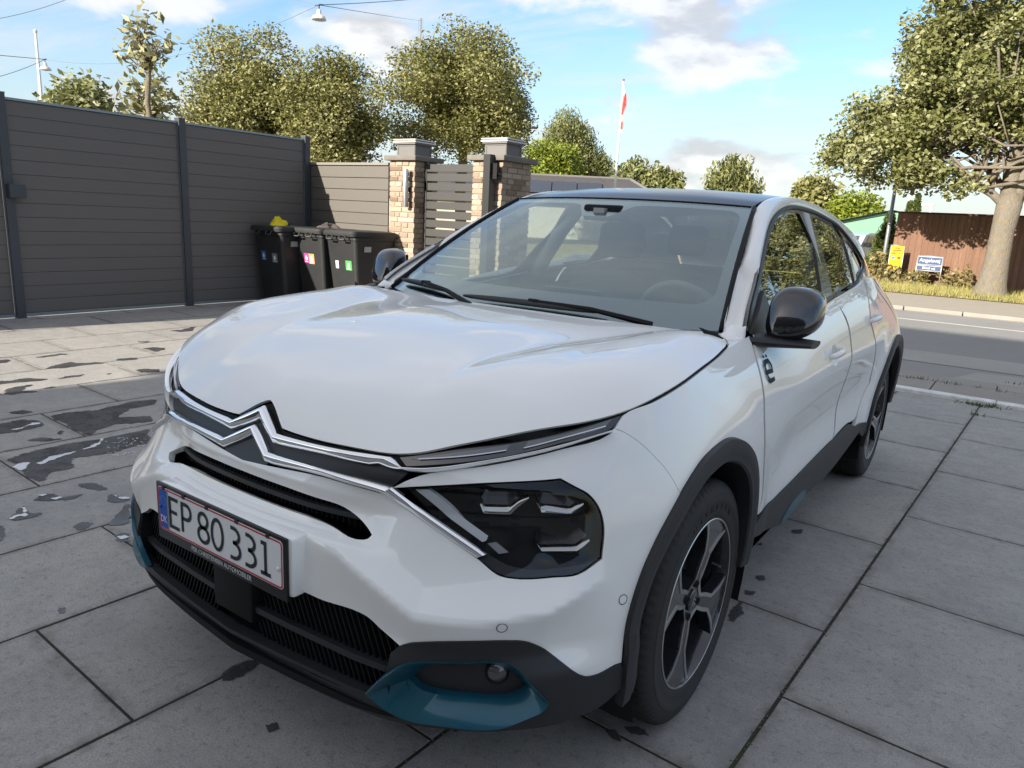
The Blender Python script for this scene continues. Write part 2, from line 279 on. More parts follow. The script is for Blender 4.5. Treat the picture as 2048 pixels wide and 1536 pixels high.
O={'low_chrome_bot':[(0,7.483),(0.04,7.383),(0.42,6.717),(1.264,6.841),(1.685,6.82),(2.073,6.803),(2.171,6.779)],
'low_chrome_top':[(0,7.85),(0.05,7.783),(0.42,7.1),(1.224,7.107),(1.664,7.097),(2.045,7.073),(2.339,7.027)],
'up_chrome_top':[(0.0,8.567),(0.05,8.483),(0.42,7.783),(1.101,7.799),(1.542,7.841),(1.99,7.904),(2.199,7.918),(2.295,7.842),(2.433,7.671),(2.877,7.767),(4.008,8.22),(5.502,8.796),(6.658,9.216)],
'up_chrome_bot':[(0.0,8.1),(0.04,8.0),(0.42,7.4),(1.156,7.499),(1.601,7.514),(1.884,7.539),(2.024,7.62),(2.233,7.556),(2.521,7.555),(2.926,7.629),(4.013,8.084),(5.491,8.67),(6.645,9.124)],
'leg_top':[(2.331,7.017),(3.005,6.385),(3.538,5.857),(4.035,5.348)],
'leg_bot':[(2.179,6.779),(2.843,6.198),(3.376,5.696),(3.87,5.227)],
'hood_edge':[(0,8.767),(0.07,8.683),(0.43,7.933),(1.083,7.894),(1.525,7.934),(2.249,8.018),(3.395,8.545),(4.593,8.914),(5.872,9.34),(7.062,9.753),(7.908,10.087),(9.411,10.663),(10.24,10.954),(10.579,11.216),(10.667,11.444),(10.618,11.751)],
'drl':[(2.296,7.973),(3.399,8.485),(4.591,8.851),(5.867,9.282),(7.02,9.687),(6.738,9.292),(5.507,8.857),(4.409,8.42),(3.442,8.072),(2.462,7.737)],
'headlight':[(2.587,7.043),(4.03,7.482),(5.415,7.673),(5.69,7.409),(5.944,7.13),(6.135,6.654),(6.19,6.006),(6.08,5.118),(5.602,4.831),(5.158,4.806),(4.398,4.821),(4.206,4.894),(3.895,5.179)],
'bumper':[(0,6.536),(0.42,6.635),(1.269,6.81),(1.688,6.788),(2.148,6.738),(2.177,6.769),(2.844,6.189),(3.377,5.687),(3.878,5.199),(4.192,4.865),(4.393,4.79),(5.16,4.774),(5.608,4.799),(6.109,5.09),(6.22,6.0),(6.16,6.675),(5.968,7.161),(5.708,7.445),(5.424,7.729),(4.029,7.527),(2.715,7.133),(2.345,6.986),(2.636,7.351),(2.93,7.601),(4.014,8.047),(5.488,8.633),(6.639,9.085),(6.76,9.251),(6.926,9.138),(7.175,8.866),(7.483,8.373),(7.776,7.719),(7.839,7.519),(7.954,7.037),(8.051,6.546),(7.568,5.692),(7.225,5.055),(6.941,4.487),(6.727,3.9),(6.609,3.288),(6.594,2.486),(6.552,2.505),(6.093,2.431),(5.84,2.458),(5.747,2.508),(5.655,2.579),(5.242,3.013),(5.054,3.219),(4.851,3.389),(4.691,3.48),(4.519,3.527),(3.761,3.499),(3.031,3.268),(2.913,3.175),(2.823,3.087),(2.823,3.091),(2.51,3.339),(2.325,3.518),(2.183,3.567),(1.656,3.569),(1.286,3.683),(0.75,3.55),(0.0,3.58)],
'slot':[(0.0,6.19),(0.757,6.165),(1.215,6.111),(1.549,6.063),(1.779,5.887),(2.024,5.567),(2.135,5.394),(2.089,5.262),(1.916,5.19),(1.477,5.399),(0.761,5.477),(0.0,5.514)],
'lower':[(2.823,3.087),(2.913,3.175),(3.031,3.268),(3.761,3.499),(4.519,3.527),(4.691,3.48),(4.851,3.389),(5.054,3.219),(5.242,3.013),(5.655,2.579),(5.747,2.508),(5.84,2.458),(6.093,2.431),(6.552,2.505),(6.818,1.97),(6.17,1.53),(5.693,1.477),(5.263,1.44),(4.501,1.455),(4.039,1.417),(3.452,1.35),(2.638,1.12),(1.504,0.96),(0.75,0.92),(0.0,0.9),(0,1.5),(1.0,1.52),(2.037,1.6),(2.635,1.85),(2.708,2.885)],
'lowgrille':[(0,3.53),(0.75,3.5),(1.286,3.683),(1.656,3.569),(2.183,3.567),(2.325,3.518),(2.51,3.339),(2.823,3.091),(2.708,2.885),(2.635,1.85),(2.037,1.6),(1.0,1.52),(0,1.5)],
'teal':[(2.304,1.758),(2.558,2.277),(2.841,2.699),(3.049,2.843),(3.713,3.001),(4.391,3.026),(4.625,2.833),(4.893,2.443),(5.105,2.092),(5.058,1.986),(4.715,1.782),(4.385,1.598),(4.155,1.534),(3.489,1.499),(2.806,1.417),(2.366,1.678)],
'pocket':[(2.893,2.172),(3.081,2.49),(3.248,2.756),(3.41,2.838),(3.824,2.907),(4.302,2.925),(4.462,2.844),(4.675,2.528),(4.863,2.239),(4.686,2.107),(4.432,1.994),(4.229,1.984),(3.75,1.974),(3.277,1.944),(3.039,1.995)],
'sensor_a':[(4.285,3.841),(4.352,3.838)],
'sensor_b':[(6.54,4.028),(6.61,4.008)],
'arch':[(6.594,2.486),(6.609,3.288),(6.727,3.9),(6.941,4.487),(7.225,5.055),(7.568,5.692),(8.051,6.546),(8.185,6.759),(8.488,7.175),(8.807,7.5),(9.501,7.706),(9.791,7.543),(10.094,7.165),(10.437,6.383),(10.684,5.503),(10.862,4.66),(10.962,3.929),(10.995,3.312),(10.992,2.953)],
'fender':[(7.071,9.711),(7.894,10.018),(9.387,10.594),(10.245,10.887),(10.5,11.02),(10.8,11.12),(11.299,11.279),(11.213,10.751),(11.132,10.201),(11.083,9.271),(11.069,8.418),(11.051,7.037),(11.155,5.044),(11.273,3.721),(11.2,3.274),(11.096,3.034),(10.941,2.941),(10.992,2.953),(10.995,3.312),(10.962,3.929),(10.862,4.66),(10.684,5.503),(10.437,6.383),(10.094,7.165),(9.791,7.543),(9.501,7.706),(8.807,7.5),(8.488,7.175),(8.185,6.759),(8.051,6.546),(7.954,7.037),(7.839,7.519),(7.776,7.719),(7.483,8.373),(7.175,8.866),(6.926,9.138),(6.76,9.251)],
'door_front':[(11.341,11.238),(11.382,11.078),(11.485,10.742),(12.75,10.811),(13.139,11.258),(13.484,11.533),(14.125,11.701),(14.225,10.693),(14.288,10.0),(14.313,9.461),(14.325,8.021),(14.35,6.303),(14.387,4.435),(14.387,3.697),(14.362,3.229),(14.388,3.228),(13.507,3.164),(12.715,3.098),(12.205,3.077),(11.915,3.069),(11.246,3.231),(11.328,3.67),(11.217,4.986),(11.094,6.995),(11.101,8.394),(11.111,9.252),(11.158,10.187),(11.238,10.739)],
'belt_line':[(11.485,10.742),(12.75,10.811),(13.139,11.258),(13.484,11.533),(14.016,11.793),(14.625,11.823),(15.315,12.001),(15.649,12.368)],
'mid':[(14.125,11.701),(14.225,10.693),(14.288,10.0),(14.313,9.461),(14.325,8.021),(14.35,6.303),(14.387,4.435),(14.387,3.697),(14.362,3.229)],
'rear_edge':[(15.791,12.473),(15.614,11.704),(15.481,11.094),(15.409,10.319),(15.39,9.725),(15.536,8.63),(15.791,6.653),(15.896,4.904),(15.653,4.1)],
'arch_rear':[(15.722,2.841),(15.83,3.684),(15.967,4.972),(16.109,6.565),(16.407,7.686),(16.704,7.973),(16.866,8.057),(17.044,7.615),(17.129,6.72),(17.171,5.936)],
'sill_top':[(10.941,2.941),(11.096,3.034),(11.363,3.114),(11.915,3.069),(12.205,3.077),(12.715,3.098),(13.507,3.164),(14.388,3.228),(14.692,3.305),(15.04,3.345),(15.212,3.193),(15.409,2.938),(15.685,2.888)],
'sill_bot':[(11.049,2.649),(12.104,1.883),(12.497,1.556),(13.025,1.632),(13.537,1.65),(14.523,1.49),(15.188,1.905),(15.733,2.412)],
'sill_teal':[(12.445,1.654),(12.51,1.823),(12.691,2.084),(12.944,2.185),(13.248,2.095),(13.369,1.912),(13.355,1.674),(13.049,1.54),(12.67,1.513)],
'badge':[(11.337,9.6)],
'handle_f':[(13.461,8.657),(14.191,8.917)],
'handle_r':[(15.227,9.749),(16.263,9.717)],
'flame':[]}
HLI={'bar':[(2.722,6.999),(2.959,7.082),(4.043,5.841),(4.014,5.7),(3.946,5.651)],'bar2':[(4.033,5.606),(4.182,5.66),(4.407,5.388),(4.231,5.342)],'tick0':[(3.886,6.749),(3.954,6.56),(4.45,6.568),(4.803,7.013)],'tick1':[(4.954,6.895),(5.05,6.612),(5.628,6.548),(5.888,6.819)],'tick2':[(4.93,5.709),(5.021,5.488),(5.675,5.43),(5.939,5.634)],'low':[(3.906,5.181),(4.035,5.34),(4.427,5.06),(5.569,4.994),(6.058,5.103),(5.603,4.841),(5.159,4.815),(4.398,4.834),(4.206,4.904)],'drl_a':[(2.512,7.981),(3.408,8.403),(4.469,8.772),(4.38,8.568),(3.54,8.273),(2.666,7.999)],'drl_b':[(4.835,8.899),(5.861,9.225),(6.766,9.586),(6.573,9.345),(5.615,9.014),(4.737,8.664)],'drl_div':[(4.591,8.86),(4.822,8.944),(4.645,8.567),(4.424,8.435)]}
# ---------------- car: materials ----------------
PAINT=mat('pearl_white_paint',(.89,.872,.835),.5,0,1.0,.0,coatr=.008)
BLACKP=mat('gloss_black_paint',(.006,.006,.007),.12,0,1.0,.5,coatr=.01)
PLAST=mat('grey_black_plastic',(.022,.023,.025),.46,bump=(900,.12,.0006))
DARK=mat('deep_black_plastic',(.004,.004,.0045),.6,spec=.3)
CHROME=mat('chrome',(.86,.86,.87),.055,1)
SATIN=mat('machined_alloy',(.62,.62,.62),.28,1)
WHEELD=mat('dark_wheel_paint',(.02,.022,.026),.22,0,.7)
RUBBER=mat('tyre_rubber',(.018,.017,.017),.72,var=(14,.5,(.034,.030,.027)),bump=(60,.25,.001))
TEAL=mat('anodised_teal_trim',(.006,.08,.12),.36,.3,.3)
ROOFB=mat('black_roof_paint',(.012,.013,.015),.16,0,0,.35)
FRIT=mat('black_glass_border',(.012,.011,.012),.05,0,1.0)
LINER=mat('wheel_liner',(.006,.006,.006),.9)
WS=glass('windshield_glass',(.84,.94,.92),.17,1.52,rcol=(.84,.97,1.0))
SIDEG=glass('side_window_glass',(.60,.66,.64),.12,1.55)
PRIVG=glass('tinted_rear_glass',(.05,.055,.055),.10,1.55)
LENS=glass('clear_lens',(.92,.93,.94),.0,1.32)
CABIN=mat('cabin_grey',(.16,.17,.17),.75); CABIN2=mat('cabin_light',(.45,.45,.44),.8)
DRLM=mat('light_guide',(.62,.63,.64),.2,0,.6)
PLATEW=mat('plate_white',(.74,.74,.73),.4); PLATEB=mat('plate_ink',(.012,.018,.02),.5); PLATER=mat('plate_red',(.50,.012,.03),.45); PLATEU=mat('plate_blue',(.006,.09,.42),.45)
# ---------------- panel machinery ----------------
def dens(pts,closed=True,seg=5,corner=32,k=(.15,.08)):
    P=np.array(pts,float); S=P*np.array(k); n=len(P); out=[]; segs=n if closed else n-1
    def tang(i):
        a,b=(i-1)%n,(i+1)%n
        if not closed and(i==0 or i==n-1): return None
        d0,d1=S[i]-S[a],S[b]-S[i]; l0,l1=np.linalg.norm(d0),np.linalg.norm(d1)
        if l0<1e-9 or l1<1e-9: return None
        c=np.clip(d0@d1/(l0*l1),-1,1)
        if math.degrees(math.acos(c))>corner: return None
        t=d0/l0+d1/l1; return t/np.linalg.norm(t)
    for i in range(segs):
        j=(i+1)%n; d=S[j]-S[i]; l=np.linalg.norm(d)
        if l<1e-6: continue
        ti,tj=tang(i),tang(j); e=d/l; ti=e if ti is None else ti; tj=e if tj is None else tj
        for q in range(seg):
            t=q/seg; h=(2*t**3-3*t*t+1)*S[i]+(t**3-2*t*t+t)*l*ti+(-2*t**3+3*t*t)*S[j]+(t**3-t*t)*l*tj
            out.append(h/np.array(k))
    if not closed: out.append(P[-1])
    return np.array(out)
def inpoly(P,poly):
    x,y=P[:,0],P[:,1]; c=np.zeros(len(P),bool); n=len(poly)
    for i in range(n):
        x0,y0=poly[i];x1,y1=poly[(i+1)%n]
        if y0==y1: continue
        c^=((y0>y)!=(y1>y))&(x<(x1-x0)*(y-y0)/(y1-y0)+x0)
    return c
def tri2d(out,holes,step,k):
    k=np.array(k); loops=[]
    for L_ in [out]+list(holes):
        L_=np.array(L_,float)*k; q=[]
        for i in range(len(L_)):
            a,b=L_[i],L_[(i+1)%len(L_)]; m_=max(1,int(np.linalg.norm(b-a)/(step*1.1)))
            q+=[a+(b-a)*t/m_ for t in range(m_)]
        loops.append(np.array(q))
    B=np.concatenate(loops); lo,hi=loops[0].min(0),loops[0].max(0)
    g=np.stack(np.meshgrid(np.arange(lo[0]+step*.37,hi[0],step),np.arange(lo[1]+step*.41,hi[1],step),indexing='ij'),-1).reshape(-1,2)
    ok=inpoly(g,loops[0])
    for h in loops[1:]: ok&=~inpoly(g,h)
    g=g[ok]
    if len(g):
        d=np.full(len(g),9.)
        for L_ in loops:
            M=np.concatenate([L_,(L_+np.roll(L_,-1,0))/2])
            for c0 in range(0,len(M),200): d=np.minimum(d,np.sqrt(((g[:,None]-M[None,c0:c0+200])**2).sum(-1)).min(1))
        g=g[d>step*.45]
    V=np.concatenate([B,g]) if len(g) else B
    E=[];s=0
    for L_ in loops: E+=[(s+i,s+(i+1)%len(L_)) for i in range(len(L_))]; s+=len(L_)
    r=delaunay_2d_cdt([Vector(map(float,p)) for p in V],E,[],0,1e-7)
    V2=np.array([tuple(p) for p in r[0]]); F=np.array([f for f in r[2] if len(f)==3])
    c=V2[F].mean(1); ok=inpoly(c,loops[0])
    for h in loops[1:]: ok&=~inpoly(c,h)
    F=F[ok]; a=V2[F]; ar=(a[:,1,0]-a[:,0,0])*(a[:,2,1]-a[:,0,1])-(a[:,2,0]-a[:,0,0])*(a[:,1,1]-a[:,0,1])
    F=F[abs(ar)>1e-9]; ar=ar[abs(ar)>1e-9]; F[ar<0]=F[ar<0][:,::-1]
    return V2/k,F
def surf_eval(kind,A,B):
    if kind=='skin': return skin(A,B),skin_n(A,B)
    if kind=='g': return gsurf(A,B),gnorm(A,B)
    f=kind; return f(A,B),ncross(f,A,B,1e-3)
def panel_data(out,holes=(),off=0.,thick=.012,kind='skin',step=.022,k=(.15,.08)):
    P,F=tri2d(out,holes,step,k); X,Nn=surf_eval(kind,P[:,0],P[:,1]); X=X+Nn*off
    V=[tuple(x) for x in X]; NN=[tuple(n) for n in Nn]; FF=[tuple(f) for f in F]
    if thick:
        ed={}
        for a,b,c in F:
            for e in((a,b),(b,c),(c,a)): ed[e]=1
        for (a,b) in ed:
            if (b,a) in ed: continue
            t=X[b]-X[a]; o=np.cross(t,(Nn[a]+Nn[b])/2); l=np.linalg.norm(o)
            if l<1e-12: continue
            o=o/l; s=len(V)
            V+= [tuple(X[a]),tuple(X[b]),tuple(X[b]-Nn[b]*thick),tuple(X[a]-Nn[a]*thick)]; NN+=[tuple(o)]*4; FF.append((s+3,s+2,s+1,s))
    return V,FF,NN
def flip(V,F,Nn): return [(-v[0],v[1],v[2]) for v in V],[f[::-1] for f in F],[(-n[0],n[1],n[2]) for n in Nn]
def emit_panel(name,D,m,parent,mode='pair'):
    V,F,Nn=D; r=[]
    if mode=='sym':
        V2,F2,N2=flip(V,F,Nn); s=len(V); return mesh(name,V+V2,F+[tuple(i+s for i in f) for f in F2],m,parent,True,Nn+N2)
    r.append(mesh(name,V,F,m,parent if not isinstance(parent,tuple) else parent[0],True,Nn))
    if mode=='pair':
        V2,F2,N2=flip(V,F,Nn); r.append(mesh(name,V2,F2,m,parent if not isinstance(parent,tuple) else parent[1],True,N2))
    return r
def inset(poly,d):
    P=np.array(poly); keep=np.linalg.norm(P-np.roll(P,1,0),axis=1)>1e-6; P=P[keep]; a=P-np.roll(P,1,0); b=np.roll(P,-1,0)-P
    if np.sum(P[:,0]*np.roll(P[:,1],-1)-np.roll(P[:,0],-1)*P[:,1])<0: d=-d
    f=lambda q:np.stack([-q[:,1],q[:,0]],1)/np.maximum(np.linalg.norm(q,axis=1,keepdims=True),1e-9)
    m=f(a)+f(b); m/=np.maximum(np.linalg.norm(m,axis=1,keepdims=True),.5); return P+m*d
def panel(name,out,m,parent,mode='pair',smoothed=True,seg=5,holes=(),gap=0.,**k):
    kk=k.get('k',(.15,.08)); o=dens(out,True,seg,k=kk) if smoothed else np.array(out)
    if gap: o=inset(o*kk,gap)/kk
    hs=[dens(h,True,seg,k=kk) if smoothed else np.array(h) for h in holes]
    return emit_panel(name,panel_data(o,hs,**k),m,parent,mode)
def strip(name,rows,m,parent,mode='pair',sharp=40,closed=False):
    """loft through rows of 3D points (each the same length)"""
    P=np.array(rows); 
    mb=MB(); mb.grid(P if not closed else np.concatenate([P,P[:,:1]],1))
    if mode=='sym':
        s=len(mb.V); V2=[(-v[0],v[1],v[2]) for v in mb.V]; F2=[tuple(i+s for i in f[::-1]) for f in mb.F]; mb.V+=V2; mb.F+=F2
        o=[mb.build(name,m,parent,True)]
    else:
        o=[mb.build(name,m,parent[0] if isinstance(parent,tuple) else parent,True)]
        if mode=='pair': o.append(mb.build(name,m,parent[1] if isinstance(parent,tuple) else parent,True,mirror=True))
    for x in o:
        bm=bmesh.new(); bm.from_mesh(x.data); bmesh.ops.remove_doubles(bm,verts=bm.verts,dist=1e-5)
        if mode!='sym' or True: pass
        bm.to_mesh(x.data); bm.free(); x.data.set_sharp_from_angle(angle=R(sharp))
    return o
def sk(uv,off=0.):
    A=np.array(uv,float); return skin(A[:,0],A[:,1])+skin_n(A[:,0],A[:,1])*off
def uv_yz(y,z,u=12.,v=6.):
    for _ in range(12):
        e=1e-3;p=skin(u,v)[1:]-[y,z]
        if abs(p).max()<2e-5: break
        J=np.stack([(skin(u+e,v)[1:]-[y,z]-p)/e,(skin(u,v+e)[1:]-[y,z]-p)/e],-1)
        d=np.clip(np.linalg.solve(J,-p),-1,1);u=min(max(u+d[0],0),23);v=min(max(v+d[1],-.4),12.4)
    return u,v
def uv_xz(x,z,u=1.5,v=6.):
    for _ in range(12):
        e=1e-3;p=skin(u,v)[[0,2]]-[x,z]
        if abs(p).max()<2e-5: break
        J=np.stack([(skin(u+e,v)[[0,2]]-[x,z]-p)/e,(skin(u,v+e)[[0,2]]-[x,z]-p)/e],-1)
        d=np.clip(np.linalg.solve(J,-p),-.6,.6);u=u+d[0];v=min(max(v+d[1],-.4),12.4)
    return u,v
def resamp(P,n,closed=False):
    P=np.array(P,float); Q=np.concatenate([P,P[:1]]) if closed else P
    d=np.r_[0,np.cumsum(np.linalg.norm(np.diff(Q,axis=0),axis=1))]; t=np.linspace(0,d[-1],n+1)[:-1] if closed else np.linspace(0,d[-1],n)
    return np.stack([np.interp(t,d,Q[:,i]) for i in range(Q.shape[1])],1)
def text(nm,body,size,loc,m,parent,rot=(math.pi/2,0,0),align='CENTER',ext=.0003,sx=1,shear=0):
    cu=bpy.data.curves.new(nm,'FONT'); cu.body=body; cu.size=size; cu.align_x=align; cu.align_y='CENTER'; cu.extrude=ext; cu.shear=shear
    o=bpy.data.objects.new(nm,cu); COL.objects.link(o); dg=bpy.context.evaluated_depsgraph_get(); me=bpy.data.meshes.new_from_object(o.evaluated_get(dg)); bpy.data.objects.remove(o)
    me.materials.clear(); me.materials.append(m); o=bpy.data.objects.new(nm,me); link(o,parent); o.location=loc; o.rotation_euler=rot; o.scale=(sx,1,1); return o
# ================= setting =================
def at(px,py,D):
    """point seen at photo pixel (px,py), D metres away on plan"""
    d=_f+_r*(px-1024)/FPX-_u*(py-768)/FPX; h=math.hypot(d[0],d[1]); p=CAM+d*(D/h); return Vector(p)
def gnd(px,py,z=0.):
    d=_f+_r*(px-1024)/FPX-_u*(py-768)/FPX; p=CAM+d*((z-CAM[2])/d[2]); return p
def fastmesh(name,V,F,m,parent=None,smooth=False,uvr=None):
    me=bpy.data.meshes.new(name); V=np.asarray(V,np.float32); F=np.asarray(F,np.int32); k=F.shape[1]
    me.vertices.add(len(V)); me.vertices.foreach_set('co',V.ravel()); me.loops.add(F.size); me.loops.foreach_set('vertex_index',F.ravel())
    me.polygons.add(len(F)); me.polygons.foreach_set('loop_start',np.arange(0,F.size,k,dtype=np.int32)); me.polygons.foreach_set('loop_total',np.full(len(F),k,np.int32))
    if smooth: me.polygons.foreach_set('use_smooth',np.ones(len(F),bool))
    me.materials.append(m)
    if uvr is not None:
        a=me.attributes.new('shade','FLOAT','POINT'); a.data.foreach_set('value',np.asarray(uvr,np.float32))
    me.update(calc_edges=True); me.validate(); o=bpy.data.objects.new(name,me); link(o,parent); return o
def nodemat(name,fn,rough=.8):
    m=bpy.data.materials.new(name); m.use_nodes=True; t=m.node_tree; b=t.nodes['Principled BSDF']; b.inputs['Roughness'].default_value=rough
    class H: pass
    h=H(); h.t=t; h.b=b
    def new(ty): return t.nodes.new(ty)
    geo=new('ShaderNodeNewGeometry'); h.pos=geo.outputs['Position']; inf=new('ShaderNodeObjectInfo'); h.rnd=inf.outputs['Random']; tc_=new('ShaderNodeTexCoord'); h.obj=tc_.outputs['Object']
    def noise(scale,detail=5,rough=.6,vec=None,dist=0):
        n=new('ShaderNodeTexNoise'); n.inputs['Scale'].default_value=scale; n.inputs['Detail'].default_value=detail; n.inputs['Roughness'].default_value=rough; n.inputs['Distortion'].default_value=dist; t.links.new(vec or h.pos,n.inputs['Vector']); return n.outputs[0]
    def rng(x,a,b,c=0.,d=1.):
        n=new('ShaderNodeMapRange'); t.links.new(x,n.inputs[0]); n.inputs[1].default_value=a; n.inputs[2].default_value=b; n.inputs[3].default_value=c; n.inputs[4].default_value=d; return n.outputs[0]
    def mixc(f,a,b,bt='MIX'):
        n=new('ShaderNodeMix'); n.data_type='RGBA'; n.blend_type=bt
        for i,x in((0,f),(6,a),(7,b)):
            if hasattr(x,'is_linked'): t.links.new(x,n.inputs[i])
            elif i==0: n.inputs[0].default_value=x
            else: n.inputs[i].default_value=(*x,1)
        return n.outputs[2]
    def ramp_(x,stops):
        n=new('ShaderNodeValToRGB'); cr=n.color_ramp; t.links.new(x,n.inputs[0])
        while len(cr.elements)<len(stops): cr.elements.new(.5)
        for e,(p,c) in zip(cr.elements,stops): e.position=p; e.color=(*c,1)
        return n.outputs[0]
    def mul(a,b):
        n=new('ShaderNodeMath'); n.operation='MULTIPLY'
        for i,x in enumerate((a,b)):
            if hasattr(x,'is_linked'): t.links.new(x,n.inputs[i])
            else: n.inputs[i].default_value=x
        return n.outputs[0]
    def absn(x):
        n=new('ShaderNodeMath'); n.operation='ABSOLUTE'; t.links.new(x,n.inputs[0]); return n.outputs[0]
    def mxn(a,b_):
        n=new('ShaderNodeMath'); n.operation='MAXIMUM'; t.links.new(a,n.inputs[0]); t.links.new(b_,n.inputs[1]); return n.outputs[0]
    h.absn,h.mx=absn,mxn
    def mapv(scale,rot=(0,0,0),vec=None):
        n=new('ShaderNodeMapping'); n.inputs['Scale'].default_value=scale; n.inputs['Rotation'].default_value=rot; t.links.new(vec or h.pos,n.inputs[0]); return n.outputs[0]
    def bump(x,st,di):
        n=new('ShaderNodeBump'); n.inputs['Strength'].default_value=st; n.inputs['Distance'].default_value=di; t.links.new(x,n.inputs['Height']); t.links.new(n.outputs[0],b.inputs['Normal'])
    def col(x): t.links.new(x,b.inputs['Base Color'])
    def rgh(x): t.links.new(x,b.inputs['Roughness'])
    h.noise,h.rng,h.mixc,h.ramp,h.mul,h.mapv,h.bump,h.col,h.rgh,h.new=noise,rng,mixc,ramp_,mul,mapv,bump,col,rgh,new
    fn(h); MATS[name]=m; return m
def f_tile(h):
    c=h.ramp(h.rnd,[(0,(.31,.295,.275)),(.3,(.39,.365,.33)),(.6,(.345,.328,.302)),(1,(.445,.415,.365))])
    c=h.mixc(h.rng(h.noise(1.9,7,.7,None,.6),.38,.66,0,.75),c,(.265,.253,.238)); c=h.mixc(h.rng(h.noise(9,7,.75),.42,.68,0,.6),c,(.47,.45,.405))
    c=h.mixc(h.rng(h.noise(190,3,.75),.40,.66,0,.75),c,(.20,.195,.188)); c=h.mixc(h.rng(h.noise(38,6,.75),.53,.66,0,.6),c,(.14,.135,.125))
    sp=h.new('ShaderNodeSeparateXYZ'); h.t.links.new(h.obj,sp.inputs[0])
    ab=lambda x,k:h.mul(h.absn(x),k); ed=h.mx(ab(sp.outputs[0],2/.634),ab(sp.outputs[1],2/.936)); em=h.mul(h.rng(ed,.90,1.0),h.rng(h.noise(11,5,.7),.38,.62)); c=h.mixc(h.mul(em,.75),c,(.12,.105,.085))
    c=h.mixc(h.rng(h.noise(.55,5,.6,None,1.),.50,.68,0,.35),c,(.20,.20,.20)); h.col(c); h.rgh(h.rng(h.noise(5,4),.3,.7,.55,.85)); h.bump(h.noise(95,7,.75),.5,.0035)
TILE=nodemat('paving_tile',f_tile)
def f_sand(h):
    c=h.mixc(h.noise(40,5),(.016,.014,.012),(.05,.043,.034)); c=h.mixc(h.rng(h.noise(1.3,4),.55,.66),c,(.04,.055,.022)); h.col(c); h.bump(h.noise(90,4),.8,.006)
SAND=nodemat('joint_sand',f_sand,.95)
def f_asph(h):
    c=h.mixc(h.rng(h.noise(.35,5),.35,.65),(.19,.185,.175),(.235,.228,.215)); c=h.mixc(h.rng(h.noise(160,2,.7),.45,.72),c,(.30,.29,.27)); h.col(c); h.bump(h.noise(160,3,.7),.6,.006)
ASPH=nodemat('asphalt',f_asph,.9)
def f_asph2(h):
    c=h.mixc(h.rng(h.noise(.5,5),.35,.65),(.27,.258,.235),(.32,.305,.28)); c=h.mixc(h.rng(h.noise(150,2,.7),.45,.72),c,(.36,.345,.31)); h.col(c); h.bump(h.noise(150,3,.7),.6,.006)
ASPH2=nodemat('worn_asphalt',f_asph2,.9)
def f_conc(h):
    c=h.ramp(h.rnd,[(0,(.25,.232,.205)),(1,(.31,.285,.25))]); c=h.mixc(h.rng(h.noise(3,6,.65),.35,.7,0,.5),c,(.20,.185,.165)); c=h.mixc(h.rng(h.noise(120,3),.4,.7,0,.4),c,(.16,.15,.135)); h.col(c); h.bump(h.noise(120,4),.3,.003)
CONC=nodemat('concrete_slab',f_conc,.9)
def f_kerb(h):
    c=h.mixc(h.rng(h.noise(7,6,.7),.35,.75),(.78,.775,.75),(.42,.40,.37)); h.col(c); h.bump(h.noise(60,4),.4,.004)
KERBW=nodemat('white_kerb_paint',f_kerb,.75)
def f_grass(h):
    c=h.mixc(h.noise(2.,5),(.22,.165,.055),(.33,.27,.12)); c=h.mixc(h.rng(h.noise(.9,4),.45,.6,0,.6),c,(.11,.125,.035)); h.col(c); h.bump(h.noise(30,4),1,.03)
GRASS=nodemat('dry_grass_soil',f_grass,.95)
def plane(name,x0,x1,y0,y1,z,m,kind='structure',parent=None):
    mb=MB(); mb.add([(x0,y0,z),(x1,y0,z),(x1,y1,z),(x0,y1,z)],[(0,1,2,3)]); o=mb.build(name,m,parent)
    if kind and not parent: o['kind']=kind
    return o
plane('ground',-1500,1500,-1500,1500,-.14,GRASS)
DRV=plane('driveway',-8.2,9.0,-9.5,5.42,-.0016,SAND)
TY=.042; ct,s_t=math.cos(TY),math.sin(TY); PB,PA=.645,.945
mb=MB(); mb.box((-PB/2+.0055,-PA/2+.0045,-.045),(PB/2-.0055,PA/2-.0045,0),bev=.0012); TM=None
def tilew(a,b): return (a*s_t+b*ct, a*ct-b*s_t)
cnt=0
for k in range(-15,10):
    for j in range(-5,7):
        off=(.415 if k%2==0 else -.06)-(.12 if k>=-1 else 0)
        a0=off+j*PA; x,y=tilew(a0+PA/2,1.07+PB*k+PB/2)
        if x<-8.1 or x>7.2 or y<-3.1 or y>5.78: continue
        sc_=1.
        if TM is None: t0=mb.build('paving_slab',TILE,DRV); TM=t0.data; o=t0
        else: o=bpy.data.objects.new('paving_slab',TM); link(o,DRV)
        o.location=(x,y,RNG.uniform(-.0004,.0006)); o.rotation_euler=(RNG.uniform(-.0006,.0006),RNG.uniform(-.0006,.0006),-TY+RNG.uniform(-.003,.003)); cnt+=1
